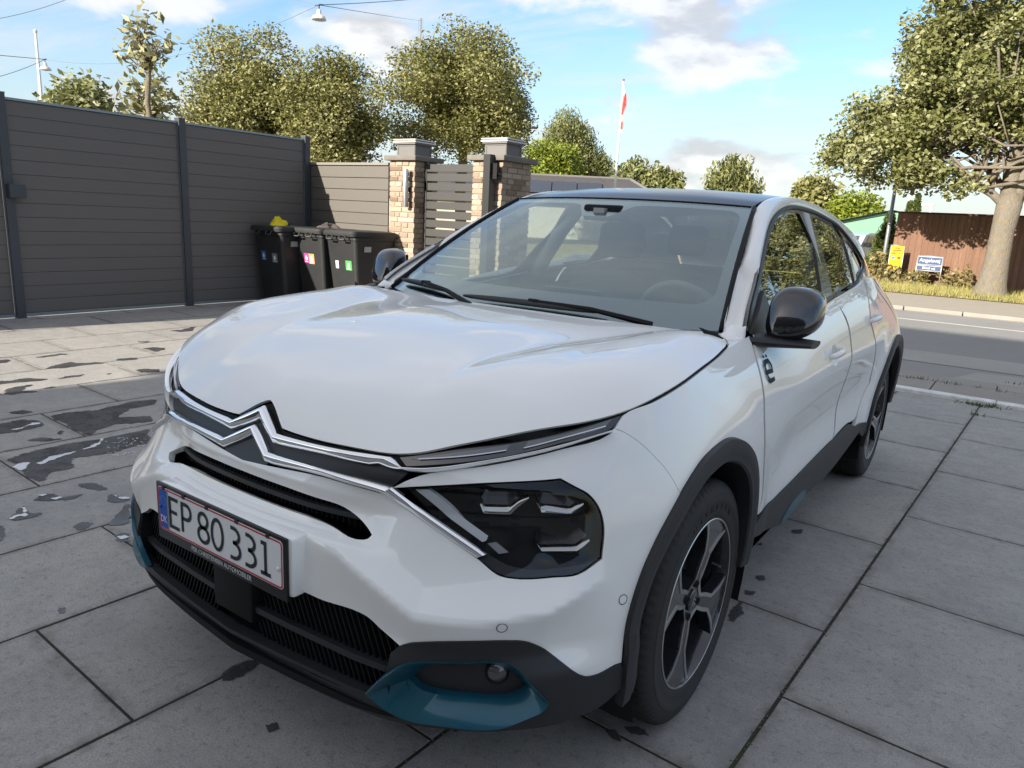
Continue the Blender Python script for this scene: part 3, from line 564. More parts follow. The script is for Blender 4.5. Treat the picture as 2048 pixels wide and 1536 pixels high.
# kerb, footway, road
KB=plane('kerb',-60,60,5.40,5.56,-.06,CONC); 
mbk=MB(); mbk.box((-.497,-.065,-.10),(.497,.065,.035),bev=.008); km=None
for i in range(-5,9):
    if km is None: o=mbk.build('kerb_stone',KERBW,KB); km=o.data
    else: o=bpy.data.objects.new('kerb_stone',km); link(o,KB)
    o.location=(-3.1+i*1.0,5.50-.02*(i*.1),RNG.uniform(-.004,.002)); o.rotation_euler[2]=-.012
FW=plane('footway',-60,60,5.56,6.66,-.03,SAND)
for row,(y0,y1,off) in enumerate(((5.585,6.26,.25),(6.275,6.64,.75))):
    mbs=MB(); mbs.box((-.62,-(y1-y0)/2+.004,-.05),(.62,(y1-y0)/2-.004,0),bev=.006); sm_=None
    for i in range(-14,12):
        if sm_ is None: o=mbs.build('footway_slab',CONC,FW); sm_=o.data
        else: o=bpy.data.objects.new('footway_slab',sm_); link(o,FW)
        o.location=(i*1.25+off,(y0+y1)/2,.004+RNG.uniform(-.002,.002))
plane('road',-400,400,6.66,14.3,-.055,ASPH); plane('road_shoulder',-400,400,7.75,8.7,-.050,ASPH2); 
mb=MB(); mb.add([(.9,6.68,-.049),(3.6,6.68,-.049),(3.4,7.4,-.049),(2.3,7.75,-.049),(1.15,7.5,-.049)],[(0,1,2,3,4)]); mb.build('road_patch',ASPH2).__setitem__('kind','structure')
mb=MB(); mb.box((-200,12.55,-.052),(200,12.66,-.050)); mb.build('road_marking',mat('road_paint',(.55,.54,.50),.8,var=(3,.6,(.2,.2,.19)))).__setitem__('kind','structure')
KF=plane('far_kerb',-200,200,14.26,14.40,-.045,CONC)
mbk2=MB(); mbk2.box((-.49,-.06,-.1),(.49,.06,.03),bev=.01); km=None
for i in range(-14,12):
    if km is None: o=mbk2.build('kerb_stone',CONC,KF); km=o.data
    else: o=bpy.data.objects.new('kerb_stone',km); link(o,KF)
    o.location=(i*1.0,14.33,0)
def f_path(h):
    c=h.mixc(h.noise(2.5,5),(.30,.265,.21),(.36,.32,.255)); c=h.mixc(h.rng(h.noise(110,3),.4,.7,0,.5),c,(.20,.18,.15)); h.col(c)
PATHM=nodemat('gravelly_path',f_path,.95)
plane('far_footway',-200,200,14.40,18.55,-.02,PATHM)
VERGE=plane('verge',-200,200,18.55,60,-.008,GRASS)
plane('path',-40,40,19.75,20.0,-.003,PATHM)
plane('side_yard',-60,-8.2,-30,5.4,-.02,GRASS); plane('garden',9.0,60,-30,5.42,-.02,GRASS)
# grass blades: verge and weeds in joints
BLADE=nodemat('grass_blade',lambda h:h.col(h.mixc(h.noise(.8,4),h.mixc(h.noise(9,3),(.30,.23,.07),(.42,.35,.15)),(.15,.17,.04))),.8)
def blades(name,pts,hmin,hmax,m,wd=.012,lab=None,cat=None,kind='stuff'):
    P=np.asarray(pts); n=len(P); a=RNG.rand(n)*2*np.pi; hh=RNG.uniform(hmin,hmax,n); ln=RNG.normal(0,.35,(n,2))*hh[:,None]; t=np.stack([np.cos(a),np.sin(a),0*a],1)*wd/2
    tip=P+np.concatenate([ln,hh[:,None]],1); V=np.stack([P-t,P+t,tip],1).reshape(-1,3); o=fastmesh(name,V,np.arange(3*n).reshape(-1,3),m); tag(o,lab,cat,kind=kind); return o
n=26000; gx=RNG.uniform(-9,5,n); gy=18.6+3.3*RNG.rand(n); k_=~((gy>19.75)&(gy<20.0)); blades('verge_grass',np.stack([gx,gy,0*gx-.01],1)[k_],.05,.22,BLADE,.016,'dry yellow grass growing along the brown fence','grass')
WEED=mat('weed_green',(.075,.12,.025),.7); wp=[]
for (px,py,nn,sp) in((1958,812,90,.07),(1968,806,70,.06),(1990,815,20,.05),(1800,754,20,.07),(1830,757,16,.06),(1880,765,20,.10),(1925,772,12,.08),(2040,770,14,.06),(1950,830,14,.03),(2000,785,8,.08)):
    c=gnd(px,py); q=RNG.normal(0,1,(nn,3))*[sp,sp*.35,0]; wp.append(c+q)
blades('joint_weeds',np.concatenate(wp)+[0,0,0],.012,.045,WEED,.010,'green weeds sprouting along the white kerb','weeds')
# wet patches and foam on the paving
def softmat(name,c1,c2,r0,r1,edge=(.12,.75)):
    m=bpy.data.materials.new(name); m.use_nodes=True; t=m.node_tree; b=t.nodes['Principled BSDF']; out=t.nodes['Material Output']
    g=t.nodes.new('ShaderNodeNewGeometry'); at_=t.nodes.new('ShaderNodeAttribute'); at_.attribute_name='shade'
    def nz(s,d=5):
        n=t.nodes.new('ShaderNodeTexNoise'); n.inputs['Scale'].default_value=s; n.inputs['Detail'].default_value=d; n.inputs['Roughness'].default_value=.65; t.links.new(g.outputs['Position'],n.inputs['Vector']); return n.outputs[0]
    mx=t.nodes.new('ShaderNodeMix'); mx.data_type='RGBA'; t.links.new(nz(22),mx.inputs[0]); mx.inputs[6].default_value=(*c1,1); mx.inputs[7].default_value=(*c2,1); t.links.new(mx.outputs[2],b.inputs['Base Color'])
    mr=t.nodes.new('ShaderNodeMapRange'); t.links.new(nz(7),mr.inputs[0]); mr.inputs[1].default_value=.35; mr.inputs[2].default_value=.65; mr.inputs[3].default_value=r0; mr.inputs[4].default_value=r1; t.links.new(mr.outputs[0],b.inputs['Roughness'])
    ad=t.nodes.new('ShaderNodeMath'); ad.operation='MULTIPLY_ADD'; t.links.new(nz(34),ad.inputs[0]); ad.inputs[1].default_value=1.3; sb=t.nodes.new('ShaderNodeMath'); sb.operation='SUBTRACT'; t.links.new(at_.outputs['Fac'],sb.inputs[0]); sb.inputs[1].default_value=.65; t.links.new(sb.outputs[0],ad.inputs[2])
    er=t.nodes.new('ShaderNodeMapRange'); er.interpolation_type='SMOOTHSTEP'; t.links.new(ad.outputs[0],er.inputs[0]); er.inputs[1].default_value=edge[0]; er.inputs[2].default_value=edge[1]; er.inputs[4].default_value=.93
    tr=t.nodes.new('ShaderNodeBsdfTransparent'); ms=t.nodes.new('ShaderNodeMixShader'); t.links.new(er.outputs[0],ms.inputs[0]); t.links.new(tr.outputs[0],ms.inputs[1]); t.links.new(b.outputs[0],ms.inputs[2]); t.links.new(ms.outputs[0],out.inputs[0])
    MATS[name]=m; return m
WET=softmat('wet_stone',(.055,.055,.057),(.095,.093,.09),.10,.45,(.05,.5))
FOAM=softmat('soap_foam',(.66,.66,.67),(.86,.86,.86),.25,.5,(.15,.7))
def blob(poly,rough=.010,it=4):
    P=np.array(poly,float)
    for s in range(it):
        Q=np.roll(P,-1,0); l=np.linalg.norm(Q-P,axis=1,keepdims=True); M=(P+Q)/2+RNG.normal(0,1,P.shape)*np.minimum(l,.12)*(.11 if s else .05); P=np.stack([P,M],1).reshape(-1,2)
    return P
WZ=.0026
def patch_mesh(name,polys,m,z,label,cat):
    V=[];F=[];SH=[]
    for pl in polys:
        P=blob(pl); P=P[::2] if len(P)>120 else P; sz=math.sqrt(max(1e-6,abs(np.sum(P[:,0]*np.roll(P[:,1],-1)-np.roll(P[:,0],-1)*P[:,1])/2))); st_=min(.03,max(.004,sz/7)); v,f=tri2d(P,[],st_,(1,1)); s=len(V); V+=[(a,b,z) for a,b in v]; F+=[tuple(i+s for i in t) for t in f]
        ec={}
        for t in f:
            for q in((t[0],t[1]),(t[1],t[2]),(t[2],t[0])): ec[tuple(sorted(q))]=ec.get(tuple(sorted(q)),0)+1
        bd={i for q,c_ in ec.items() if c_==1 for i in q}; SH+=[0. if i in bd else 1. for i in range(len(v))]
    o=fastmesh(name,V,F,m,uvr=SH); tag(o,label,cat,kind='stuff'); return o
def g2(pts,s=1.,ox=0,oy=0): return [tuple(gnd(ox+s*a,oy+s*b)[:2]) for a,b in pts]
zA=lambda *p:g2(p,.21484,0,580); zB=lambda *p:g2(p,.32552,0,600)
wet=[zA((1550,380),(1680,372),(1760,345),(1835,345),(1790,385),(1680,392)),zA((1265,482),(1400,478),(1370,492),(1300,490)),zA((1320,545),(1440,533),(1530,540),(1540,560),(1450,580),(1390,565)),
 zA((310,630),(430,610),(560,592),(640,596),(520,615),(370,632)),zA((-60,655),(60,648),(110,650),(60,678),(-60,685)),zA((415,742),(460,712),(560,690),(640,668),(760,680),(900,672),(990,682),(860,695),(600,730)),
 zA((1070,655),(1100,640),(1220,632),(1290,632),(1280,650),(1130,660)),zA((1250,745),(1330,735),(1490,740),(1495,765),(1300,772)),
 zA((-60,850),(100,845),(190,822),(300,820),(470,828),(380,850),(120,868),(-60,890)),zA((20,940),(120,905),(330,870),(300,895),(200,935),(370,945),(100,978),(30,975)),
 zA((530,830),(600,805),(700,795),(790,785),(760,805),(640,820)),zA((980,782),(1040,775),(1010,790)),zA((400,918),(470,900),(540,905),(480,918)),
 zB((300,715),(420,690),(560,680),(700,650),(850,620),(975,605),(960,640),(800,670),(730,720),(940,715),(950,745),(720,765),(600,800),(550,838),(430,785),(360,745)),
 zB((40,690),(130,678),(215,688),(150,702),(70,700)),zB((-40,770),(60,745),(150,735),(250,745),(290,765),(220,790),(60,820),(-40,825)),
 zB((350,820),(375,795),(395,810),(370,830)),zB((160,860),(260,845),(410,857),(280,872),(180,870)),
 zB((40,980),(180,930),(420,880),(640,850),(900,795),(920,880),(700,945),(450,975),(440,1040),(320,1060),(250,1130),(180,1105),(120,1050)),
 zB((470,1130),(560,1120),(640,1150),(700,1200),(800,1220),(800,1250),(690,1250),(640,1180),(550,1165),(480,1150)),
 zB((30,1345),(90,1310),(110,1265),(150,1260),(190,1310),(290,1300),(240,1330),(180,1345),(80,1360)),zB((430,1395),(500,1365),(580,1370),(530,1410),(480,1420)),
 zB((200,1235),(250,1195),(330,1190),(380,1215),(500,1190),(540,1200),(420,1230),(310,1240)),
 zB((-60,1400),(-10,1370),(45,1410),(20,1480),(-40,1500)),zB((650,1385),(700,1330),(760,1260),(800,1250),(805,1380),(720,1390)),zB((690,1450),(760,1430),(805,1440),(800,1490),(740,1490))]
g4=lambda *p:g2(p)
wet+=[g4((440,1350),(470,1330),(500,1320),(525,1325),(500,1345),(470,1362),(445,1365)),g4((528,1450),(555,1445),(560,1460),(535,1468)),g4((1464,1215),(1482,1203),(1488,1225),(1470,1245),(1452,1240)),
 g4((1487,1180),(1512,1184),(1506,1192),(1490,1190)),g4((1511,1152),(1530,1152),(1532,1162),(1516,1162)),g4((1580,1061),(1608,1058),(1602,1068),(1586,1068)),g4((1512,1088),(1526,1086),(1524,1094)),
 g4((115,1218),(133,1215),(130,1228),(118,1228)),g4((1210,1462),(1235,1455),(1245,1490),(1225,1480)),g4((1240,1450),(1290,1460),(1300,1475),(1262,1470))]
patch_mesh('wet_patches',wet,WET,WZ,'dark wet patches of spilt water on the grey paving','water')
foam=[zB((500,925),(560,895),(600,880),(615,855),(645,848),(630,870),(610,895),(560,915)),zB((62,1030),(120,1005),(190,998),(170,1040),(130,1058)),zB((210,1010),(300,965),(380,950),(470,930),(480,938),(400,962),(320,990),(240,1020)),
 zB((40,1350),(100,1322),(135,1318),(130,1270),(150,1268),(165,1310),(185,1325),(170,1340),(120,1335),(75,1356)),zB((60,800),(130,788),(200,755),(255,758),(250,768),(180,775),(130,797),(70,806)),
 zB((690,1190),(720,1215),(800,1215),(800,1225),(730,1228),(700,1205)),zB((215,1205),(270,1198),(295,1200),(260,1212)),zB((310,1222),(370,1212),(385,1220),(340,1232)),zB((715,1460),(760,1450),(800,1462),(750,1478))]
for i in range(160):
    px,py=RNG.uniform(640,900),RNG.uniform(850,960); c=np.array(zB((px,py))[0]); r=RNG.uniform(.0015,.006); foam.append([tuple(c+[r*2.2*math.cos(t),r*math.sin(t)]) for t in np.linspace(0,6.28,6)[:-1]])
patch_mesh('soap_foam',foam,FOAM,WZ+.0022,'white streaks of soap foam on the wet paving','foam')
# crumbs of soil and moss in the open joints
V_=[]
for k in range(-6,3):
    bb=1.07+PB*k
    for i in range(420 if k in(0,) else 120):
        a_=RNG.uniform(-1.6,5.2); x,y=tilew(a_,bb+RNG.normal(0,.0045)); V_.append((x,y,RNG.uniform(.0015,.0055)*(1.4 if RNG.rand()<.1 else 1)))
mb=MB()
for x,y,r in V_:
    t=RNG.rand()*6.28; c_,s_=math.cos(t)*r,math.sin(t)*r; mb.add([(x+c_,y+s_,0),(x-s_*.7,y+c_*.7,0),(x-c_,y-s_,0),(x+s_*.7,y-c_*.7,0),(x,y,r*.8)],[(0,1,4),(1,2,4),(2,3,4),(3,0,4)])
tag(mb.build('joint_soil',nodemat('soil_crumb',lambda h:h.col(h.ramp(h.noise(300,2),[(0.3,(.05,.042,.03)),(.5,(.11,.09,.065)),(.62,(.20,.18,.15)),(.7,(.06,.08,.03))])),.95)),'brown soil and moss crumbs filling the paving joints','soil',kind='stuff')
# small stones
mb=MB()
for i in range(260):
    x,y=RNG.uniform(-6.5,3.5),RNG.uniform(-2.2,5.2); r=RNG.uniform(.0015,.004); mb.add([(x-r,y,0.001),(x,y-r,.001),(x+r,y,.001),(x,y+r,.001),(x,y,r)],[(0,1,4),(1,2,4),(2,3,4),(3,0,4)])
tag(mb.build('grit',mat('grit_grey',(.06,.055,.05),.9)),'tiny dark grit scattered over the paving','grit',kind='stuff')
# ---------------- fences ----------------
FB=nodemat('composite_board',lambda h:(h.col(h.mixc(h.noise(3,4,.6,h.mapv((1,1,22))),h.mixc(h.rng(h.rnd,0,1),(.108,.096,.089),(.117,.104,.097)),(.131,.118,.110))),h.bump(h.noise(60,3,.6,h.mapv((1,.02,60))),.10,.002)),.62)
FB2=nodemat('composite_board_warm',lambda h:(h.col(h.mixc(h.noise(3,4,.6,h.mapv((22,1,22))),h.mixc(h.rng(h.rnd,0,1),(.085,.078,.068),(.095,.087,.075)),(.11,.10,.086))),),.62)
FPOST=mat('fence_post_metal',(.052,.056,.064),.45,.2,var=(6,.3,(.07,.075,.085)))
FALU=mat('fence_aluminium',(.22,.25,.27),.4,.6)
def tall_fence():
    T=empty('privacy_fence',(-7.46,3.5,0),label='tall dark grey privacy fence of horizontal boards along the left side',cat='fence'); T0=T
    posts=[-2.4,-.46,1.53,3.50,5.43]; Hh_=2.27
    for y in posts:
        mb=MB(); mb.box((-.05,-.045,0),(.05,.045,Hh_+.055),Matrix.Translation((0,y-3.5,0)),bev=.004); p=mb.build('post',FPOST,T)
        mb=MB(); mb.box((-.054,-.049,Hh_+.055),(.054,.049,Hh_+.066),Matrix.Translation((0,y-3.5,0)),bev=.003); mb.build('post_cap',FALU,p)
        for s in(-1,1):
            mb=MB(); mb.box((.012,s*.046-.006,.02),(.028,s*.046+.006,Hh_),Matrix.Translation((0,y-3.5,0))); mb.build('channel',FALU,p)
    nb=15; bh=(Hh_-.06)/nb
    for y0,y1 in zip(posts[:-1],posts[1:]):
        L_=y1-y0-.11; bm_=MB(); bm_.box((-.012,-L_/2,.001),(.010,L_/2,bh-.0025),bev=.002); md=None
        for i in range(nb):
            if md is None: o=bm_.build('board',FB,T); md=o.data
            else: o=bpy.data.objects.new('board',md); link(o,T)
            o.location=(RNG.uniform(-.001,.001),(y0+y1)/2-3.5,.05+i*bh)
        mb=MB(); mb.box((-.018,y0-3.5+.046,Hh_-.005),(.022,y1-3.5-.046,Hh_+.020)); mb.build('rail',FALU,T); mb=MB(); mb.box((-.018,y0-3.5+.046,.012),(.020,y1-3.5-.046,.048)); mb.build('rail',FALU,T)
        mb=MB(); mb.box((-.010,y0-3.5+.05,.04),(-.006,y1-3.5-.05,Hh_)); mb.build('panel_core',FB,T)
    mb=MB(); mb.box((.05,1.50-3.5,1.28),(.13,1.66-3.5,1.42),bev=.006); mb.build('junction_box',FPOST,T)
tall_fence()
def low_fence():
    T=empty('side_fence',(-6.6,5.5,0),label='lower grey board fence half in sunlight behind the wheelie bins',cat='fence'); x0,x1=-7.47,-5.83; nb=12; Ht=1.95; bh=(Ht-.05)/nb; L_=x1-x0; cx=(x0+x1)/2+6.6
    bm_=MB(); bm_.box((-L_/2,-.012,.002),(L_/2,.010,bh-.006),bev=.003); md=None
    for i in range(nb):
        if md is None: o=bm_.build('board',FB2,T); md=o.data
        else: o=bpy.data.objects.new('board',md); link(o,T)
        o.location=(cx,RNG.uniform(-.001,.001),.03+i*bh)
    mb=MB(); mb.box((x0+6.6,-.022,Ht-.012),(x1+6.6,.018,Ht+.022)); mb.build('rail',mat('fence_rail_warm',(.20,.19,.17),.5,.2),T)
    mb=MB(); mb.box((x0+6.6,.006,.03),(x1+6.6,.010,Ht)); mb.build('panel_core',FB2,T)
low_fence()
# ---------------- brick gate pillars ----------------
BRICK=nodemat('brick',lambda h:(h.col(h.mixc(h.rng(h.noise(30,5,.7),.4,.7,0,.5),h.ramp(h.rnd,[(0,(.29,.225,.17)),(.35,(.345,.275,.21)),(.62,(.235,.18,.14)),(.78,(.38,.32,.26)),(.86,(.15,.105,.075)),(1,(.11,.08,.06))]),(.25,.175,.115))),h.bump(h.noise(70,4),.5,.004)),.9)
for e in BRICK.node_tree.nodes:
    if e.type=='VALTORGB': e.color_ramp.interpolation='CONSTANT'
MORT=mat('mortar',(.30,.25,.19),.95,bump=(90,.5,.004)); STONE=mat('cap_stone',(.16,.145,.125),.85,var=(12,.6,(.10,.09,.08)))
CAPW=mat('cap_white',(.55,.54,.52),.5); CAPG=mat('cap_grey',(.13,.125,.12),.6)
BM={}
def brickm(lx,ly):
    k=(round(lx,3),round(ly,3))
    if k not in BM:
        mb=MB(); mb.box((-lx/2,-ly/2,-.027),(lx/2,ly/2,.027),bev=.003); o=mb.build('brick',BRICK); BM[k]=o.data; bpy.data.objects.remove(o)
    return BM[k]
def pillar(x0,y0,wx,wy,label):
    T=empty('gate_pillar',(x0+wx/2,y0+wy/2,0),label=label,cat='pillar',group='brick gate pillars')
    mb=MB(); mb.box((-wx/2+.012,-wy/2+.012,0),(wx/2-.012,wy/2-.012,2.0)); mb.build('mortar_core',MORT,T)
    c=.0665; n=int(2.0/c); t=.10
    for i in range(n):
        z=.035+i*c; 
        for ax in(0,1):
            full=(i%2==ax); Lf=(wx if ax==0 else wy); W2=(wy if ax==0 else wx)/2-t/2
            L0=Lf if full else Lf-2*t-.02
            nb=2 if L0<.55 else 3
            sizes=[L0/nb]*nb
            if (i//2)%2 and nb==2: sizes=[L0*.34,L0*.66]
            for s in(-1,1):
                p=-L0/2
                for q in sizes:
                    lx=q-.010; o=bpy.data.objects.new('brick',brickm(lx,t) if ax==0 else brickm(t,lx)); link(o,T)
                    pr=RNG.uniform(0,.003)
                    o.location=(p+q/2,s*(W2+pr),z) if ax==0 else (s*(W2+pr),p+q/2,z); p+=q
    mb=MB(); mb.box((-wx/2-.055,-wy/2-.055,2.0),(wx/2+.055,wy/2+.055,2.062),bev=.006); mb.build('cap_slab',STONE,T,sharp=30)
    b=min(wx,wy)/2-.07; mb=MB(); mb.box((-b,-b,2.062),(b,b,2.21)); lb=mb.build('cap_box',CAPG,T)
    for s in(-1,1):
        for q in(0,1):
            mb=MB(); f=.022
            for a0,a1,z0,z1 in((-b,-b+f,2.066,2.206),(b-f,b,2.066,2.206),(-b+f,b-f,2.066,2.082),(-b+f,b-f,2.19,2.206)):
                if q==0: mb.box((a0,s*b-.006,z0),(a1,s*b+.006,z1))
                else: mb.box((s*b-.006,a0,z0),(s*b+.006,a1,z1))
            mb.build('cap_moulding',CAPG,lb)
    mb=MB(); mb.box((-b-.03,-b-.03,2.21),(b+.03,b+.03,2.232),bev=.004); mb.build('cap_trim',CAPG,lb)
    mb=MB(); mb.box((-b-.045,-b-.045,2.232),(b+.045,b+.045,2.250),bev=.004); mb.build('cap_lid',CAPW,lb); mb=MB(); mb.box((-b-.03,-b-.03,2.250),(b+.03,b+.03,2.262)); mb.build('cap_lid',CAPG,lb); mb=MB(); mb.box((-b-.04,-b-.04,2.262),(b+.04,b+.04,2.276),bev=.003); mb.build('cap_lid',CAPW,lb)
    return T
pillar(-5.82,5.50,.46,.46,'brick gate pillar with silver tube lamp beside the wheelie bins')
pillar(-4.39,5.50,.46,.62,'brick gate pillar with tall black post in front of it')
mb=MB(); mb.lathe([(1.40,.0001),(1.40,.034),(1.405,.036),(1.88,.036),(1.885,.034),(1.885,.0001)],24,'z',Matrix.Translation((-5.45,5.425,0)))
LT=empty('wall_lamp',(0,0,0),label='silver tube lamp fixed on the lit brick pillar',cat='lamp'); mb.build('lamp_tube',mat('brushed_steel',(.55,.56,.56),.35,.9),LT,True,sharp=40)
mb=MB(); mb.box((-5.475,5.44,1.60),(-5.425,5.50,1.66)); mb.build('lamp_bracket',DARK,LT)
BX=empty('door_camera',(0,0,0),label='small black box on the shaded side of the lit brick pillar',cat='camera'); mb=MB(); mb.box((-5.352,5.68,1.62),(-5.30,5.78,1.76),bev=.008); mb.build('camera_body',DARK,BX,True); mb=MB(); mb.lathe([(-5.30,.02),(-5.285,.018),(-5.285,.0001)],16,'x',Matrix.Translation((0,5.73,1.70))); mb.build('camera_eye',BLACKP,BX,True)
GT=empty('slat_gate',(-4.86,5.70,0),label='dark grey gate of horizontal slats between the brick pillars',cat='gate')
sm_=None; SLAT=mat('gate_slat_metal',(.050,.049,.047),.45,.1)
for i in range(16):
    if sm_ is None: mb=MB(); mb.box((-.46,-.012,0),(.46,.012,.098),bev=.004); o=mb.build('slat',SLAT,GT); sm_=o.data
    else: o=bpy.data.objects.new('slat',sm_); link(o,GT)
    o.location=(0,0,.08+i*.1195)
for x in(-.475,.475): mb=MB(); mb.box((x-.02,-.02,.05),(x+.02,.02,2.0)); mb.build('gate_stile',SLAT,GT)
GP2=empty('gate_post',(-4.06,5.40,0),label='tall slim black post standing before the right brick pillar',cat='post'); mb=MB(); mb.box((-.05,-.05,0),(.05,.05,2.06),bev=.004); mb.build('post_tube',mat('gate_post_black',(.025,.025,.025),.4,.2),GP2)
mb=MB(); mb.lathe([(-.02,.022),(.05,.022),(.055,.0001)],14,'y',Matrix.Translation((.10,.02,1.90))); mb.lathe([(-.02,.016),(.05,.016),(.055,.0001)],14,'y',Matrix.Translation((.13,.02,1.82))); mb.box((.04,.0,1.78),(.12,.03,1.96)); mb.build('post_fittings',DARK,GP2,True,sharp=40)
# ---------------- wheelie bins ----------------
BIN=mat('bin_plastic',(.016,.017,.018),.5,var=(7,.5,(.028,.028,.029)),bump=(40,.1,.002))
def bin_(x,y,rz,label,stickers):
    T=empty('wheelie_bin',(x,y,0),rz,label=label,cat='bin',group='wheelie bins by the fence')
    rows=[]
    for z,wx,yf,yb in((.03,.225,-.24,.24),(.06,.235,-.25,.25),(.30,.248,-.275,.29),(.94,.285,-.345,.36),(.95,.30,-.36,.375),(.985,.30,-.36,.375)):
        r=.045; P=[]
        for cx,cy,a in((wx-r,yf+r,-90),(wx-r,yb-r,0),(-wx+r,yb-r,90),(-wx+r,yf+r,180)):
            for i in range(5): t=R(a+90*i/4); P.append((cx+r*math.cos(t),cy+r*math.sin(t),z))
        rows.append(P)
    mb=MB(); g=np.array(rows); g=np.concatenate([g,g[:,:1]],1); mb.grid(g); mb.F=[f[::-1] for f in mb.F]; mb.F.append(tuple(range(20))); mb.build('bin_body',BIN,T,True,sharp=35)
    lid=[]
    for z,wx,yf,yb in((.982,.312,-.40,.39),(1.02,.315,-.405,.40),(1.05,.30,-.39,.40),(1.062,.24,-.33,.36),(1.062,.01,-.02,.02)):
        r=min(.06,wx*.9); P=[]
        for cx,cy,a in((wx-r,yf+r,-90),(wx-r,yb-r,0),(-wx+r,yb-r,90),(-wx+r,yf+r,180)):
            for i in range(6): t=R(a+90*i/5); P.append((cx+r*math.cos(t),cy+r*math.sin(t),z+.012*(cy<0)))
        lid.append(P)
    mb=MB(); g=np.array(lid); g=np.concatenate([g,g[:,:1]],1); mb.grid(g); mb.F=[f[::-1] for f in mb.F]; L_=mb.build('bin_lid',BIN,T,True,sharp=35)
    for xx in(-.12,.12):
        mb=MB(); mb.tube([(xx-.05,-.39,1.0),(xx-.05,-.43,.985),(xx-.045,-.435,.95),(xx+.045,-.435,.95),(xx+.05,-.43,.985),(xx+.05,-.39,1.0)],.012,6); mb.build('lid_handle',BIN,L_,True)
    mb=MB(); mb.tube([(-.26,.42,.98),(.26,.42,.98)],.014,8); mb.build('rear_handle',BIN,T,True)
    for xx in(-.255,.255):
        mb=MB(); mb.lathe([(-.022,.03),(-.022,.085),(-.018,.10),(.018,.10),(.022,.085),(.022,.03)],28,'x',Matrix.Translation((xx,.27,.10))); wl=mb.build('bin_wheel',RUBBER,T,True,sharp=40)
    for i in range(4): pass
    for (sx,sz,w,h_,c) in stickers:
        yy=lambda z:-.275-(z-.30)/.64*.07-.0035
        mb=MB(); mb.add([(sx-w/2,yy(sz-h_/2),sz-h_/2),(sx+w/2,yy(sz-h_/2),sz-h_/2),(sx+w/2,yy(sz+h_/2),sz+h_/2),(sx-w/2,yy(sz+h_/2),sz+h_/2)],[(0,1,2,3)]); st=mb.build('sticker',mat('sticker_%.2f_%.2f_%.2f'%c,c,.5),T)
        if c!=(.7,.7,.68) :
            mb=MB(); mb.add([(sx-w*.16,yy(sz-h_*.2)-.002,sz-h_*.2),(sx+w*.16,yy(sz-h_*.2)-.002,sz-h_*.2),(sx+w*.20,yy(sz)-.002,sz+.0),(sx+w*.10,yy(sz+h_*.25)-.002,sz+h_*.25),(sx-w*.10,yy(sz+h_*.25)-.002,sz+h_*.25),(sx-w*.20,yy(sz)-.002,sz)],[(0,1,2,3,4,5)]); mb.build('sticker_mark',mat('sticker_white',(.7,.7,.7),.5),st)
            mb=MB(); mb.add([(sx-w*.3,yy(sz-h_*.36)-.002,sz-h_*.38),(sx+w*.3,yy(sz-h_*.36)-.002,sz-h_*.38),(sx+w*.3,yy(sz-h_*.36)-.002,sz-h_*.32),(sx-w*.3,yy(sz-h_*.36)-.002,sz-h_*.32)],[(0,1,2,3)]); mb.build('sticker_text',MATS['sticker_white'],st)
    mb=MB(); mb.add([(.2885,-.20,.80),(.2885,-.08,.80),(.2935,-.08,.87),(.2935,-.20,.87)],[(0,1,2,3)]); mb.build('side_label',mat('label_grey',(.36,.35,.34),.6),T)
    return T
b3=bin_(-5.93,5.08,0,'black wheelie bin with a green sticker next to the brick pillar',[(-.10,.62,.055,.10,(.7,.7,.68)),(.12,.62,.115,.125,(.06,.30,.07))])
b2=bin_(-6.56,5.05,.03,'black wheelie bin with pink and orange stickers, middle of the three',[(-.055,.66,.095,.13,(.36,.04,.18)),(.045,.655,.105,.135,(.52,.27,.08))])
b1=bin_(-7.06,4.78,.05,'black wheelie bin with blue and grey stickers and yellow rag on top',[(-.12,.66,.095,.125,(.02,.14,.33)),(.10,.64,.105,.125,(.14,.17,.20))])
def rag(name,c,rx,ry,h_,m,label,cat,seed):
    rs=np.random.RandomState(seed); a=np.linspace(0,2*np.pi,29)[:-1]; g=[]
    ph=rs.rand(8)*6.28
    for r in np.linspace(.02,1,12):
        f=1+.22*np.sin(2*a+ph[0])+.16*np.sin(3*a+ph[1])+.10*np.sin(5*a+ph[2]); z=h_*(1-r**2.2)*(1+.25*np.sin(2*a+ph[3]+3*r)+.22*np.sin(9*r+ph[4]+a))+.006*np.sin(7*a+ph[5])*r; g.append(np.stack([c[0]+rx*r*f*np.cos(a),c[1]+ry*r*f*np.sin(a),c[2]+np.maximum(z,.004)],1))
    g=np.array(g); g=np.concatenate([g,g[:,:1]],1); mb=MB(); mb.grid(g); mb.F=[f[::-1] for f in mb.F]; o=mb.build(name,m,None,True); o.location=(0,0,0); tag(o,label,cat); return o
rag('yellow_rag',(-7.0,4.58,1.062),.17,.12,.10,mat('yellow_cloth',(.62,.50,.008),.8),'crumpled yellow rag lying on the leftmost bin lid','rag',3)
rag('dark_rag',(-7.06,4.70,1.06),.22,.15,.04,mat('dark_cloth',(.012,.013,.018),.9),'dark crumpled cloth under the yellow rag','cloth',5)
rag('grey_rag',(-6.50,5.02,1.062),.16,.13,.06,mat('grey_cloth',(.11,.09,.085),.95,var=(30,.9,(.03,.025,.025))),'grey-brown crumpled rag on the middle bin lid','rag',8)
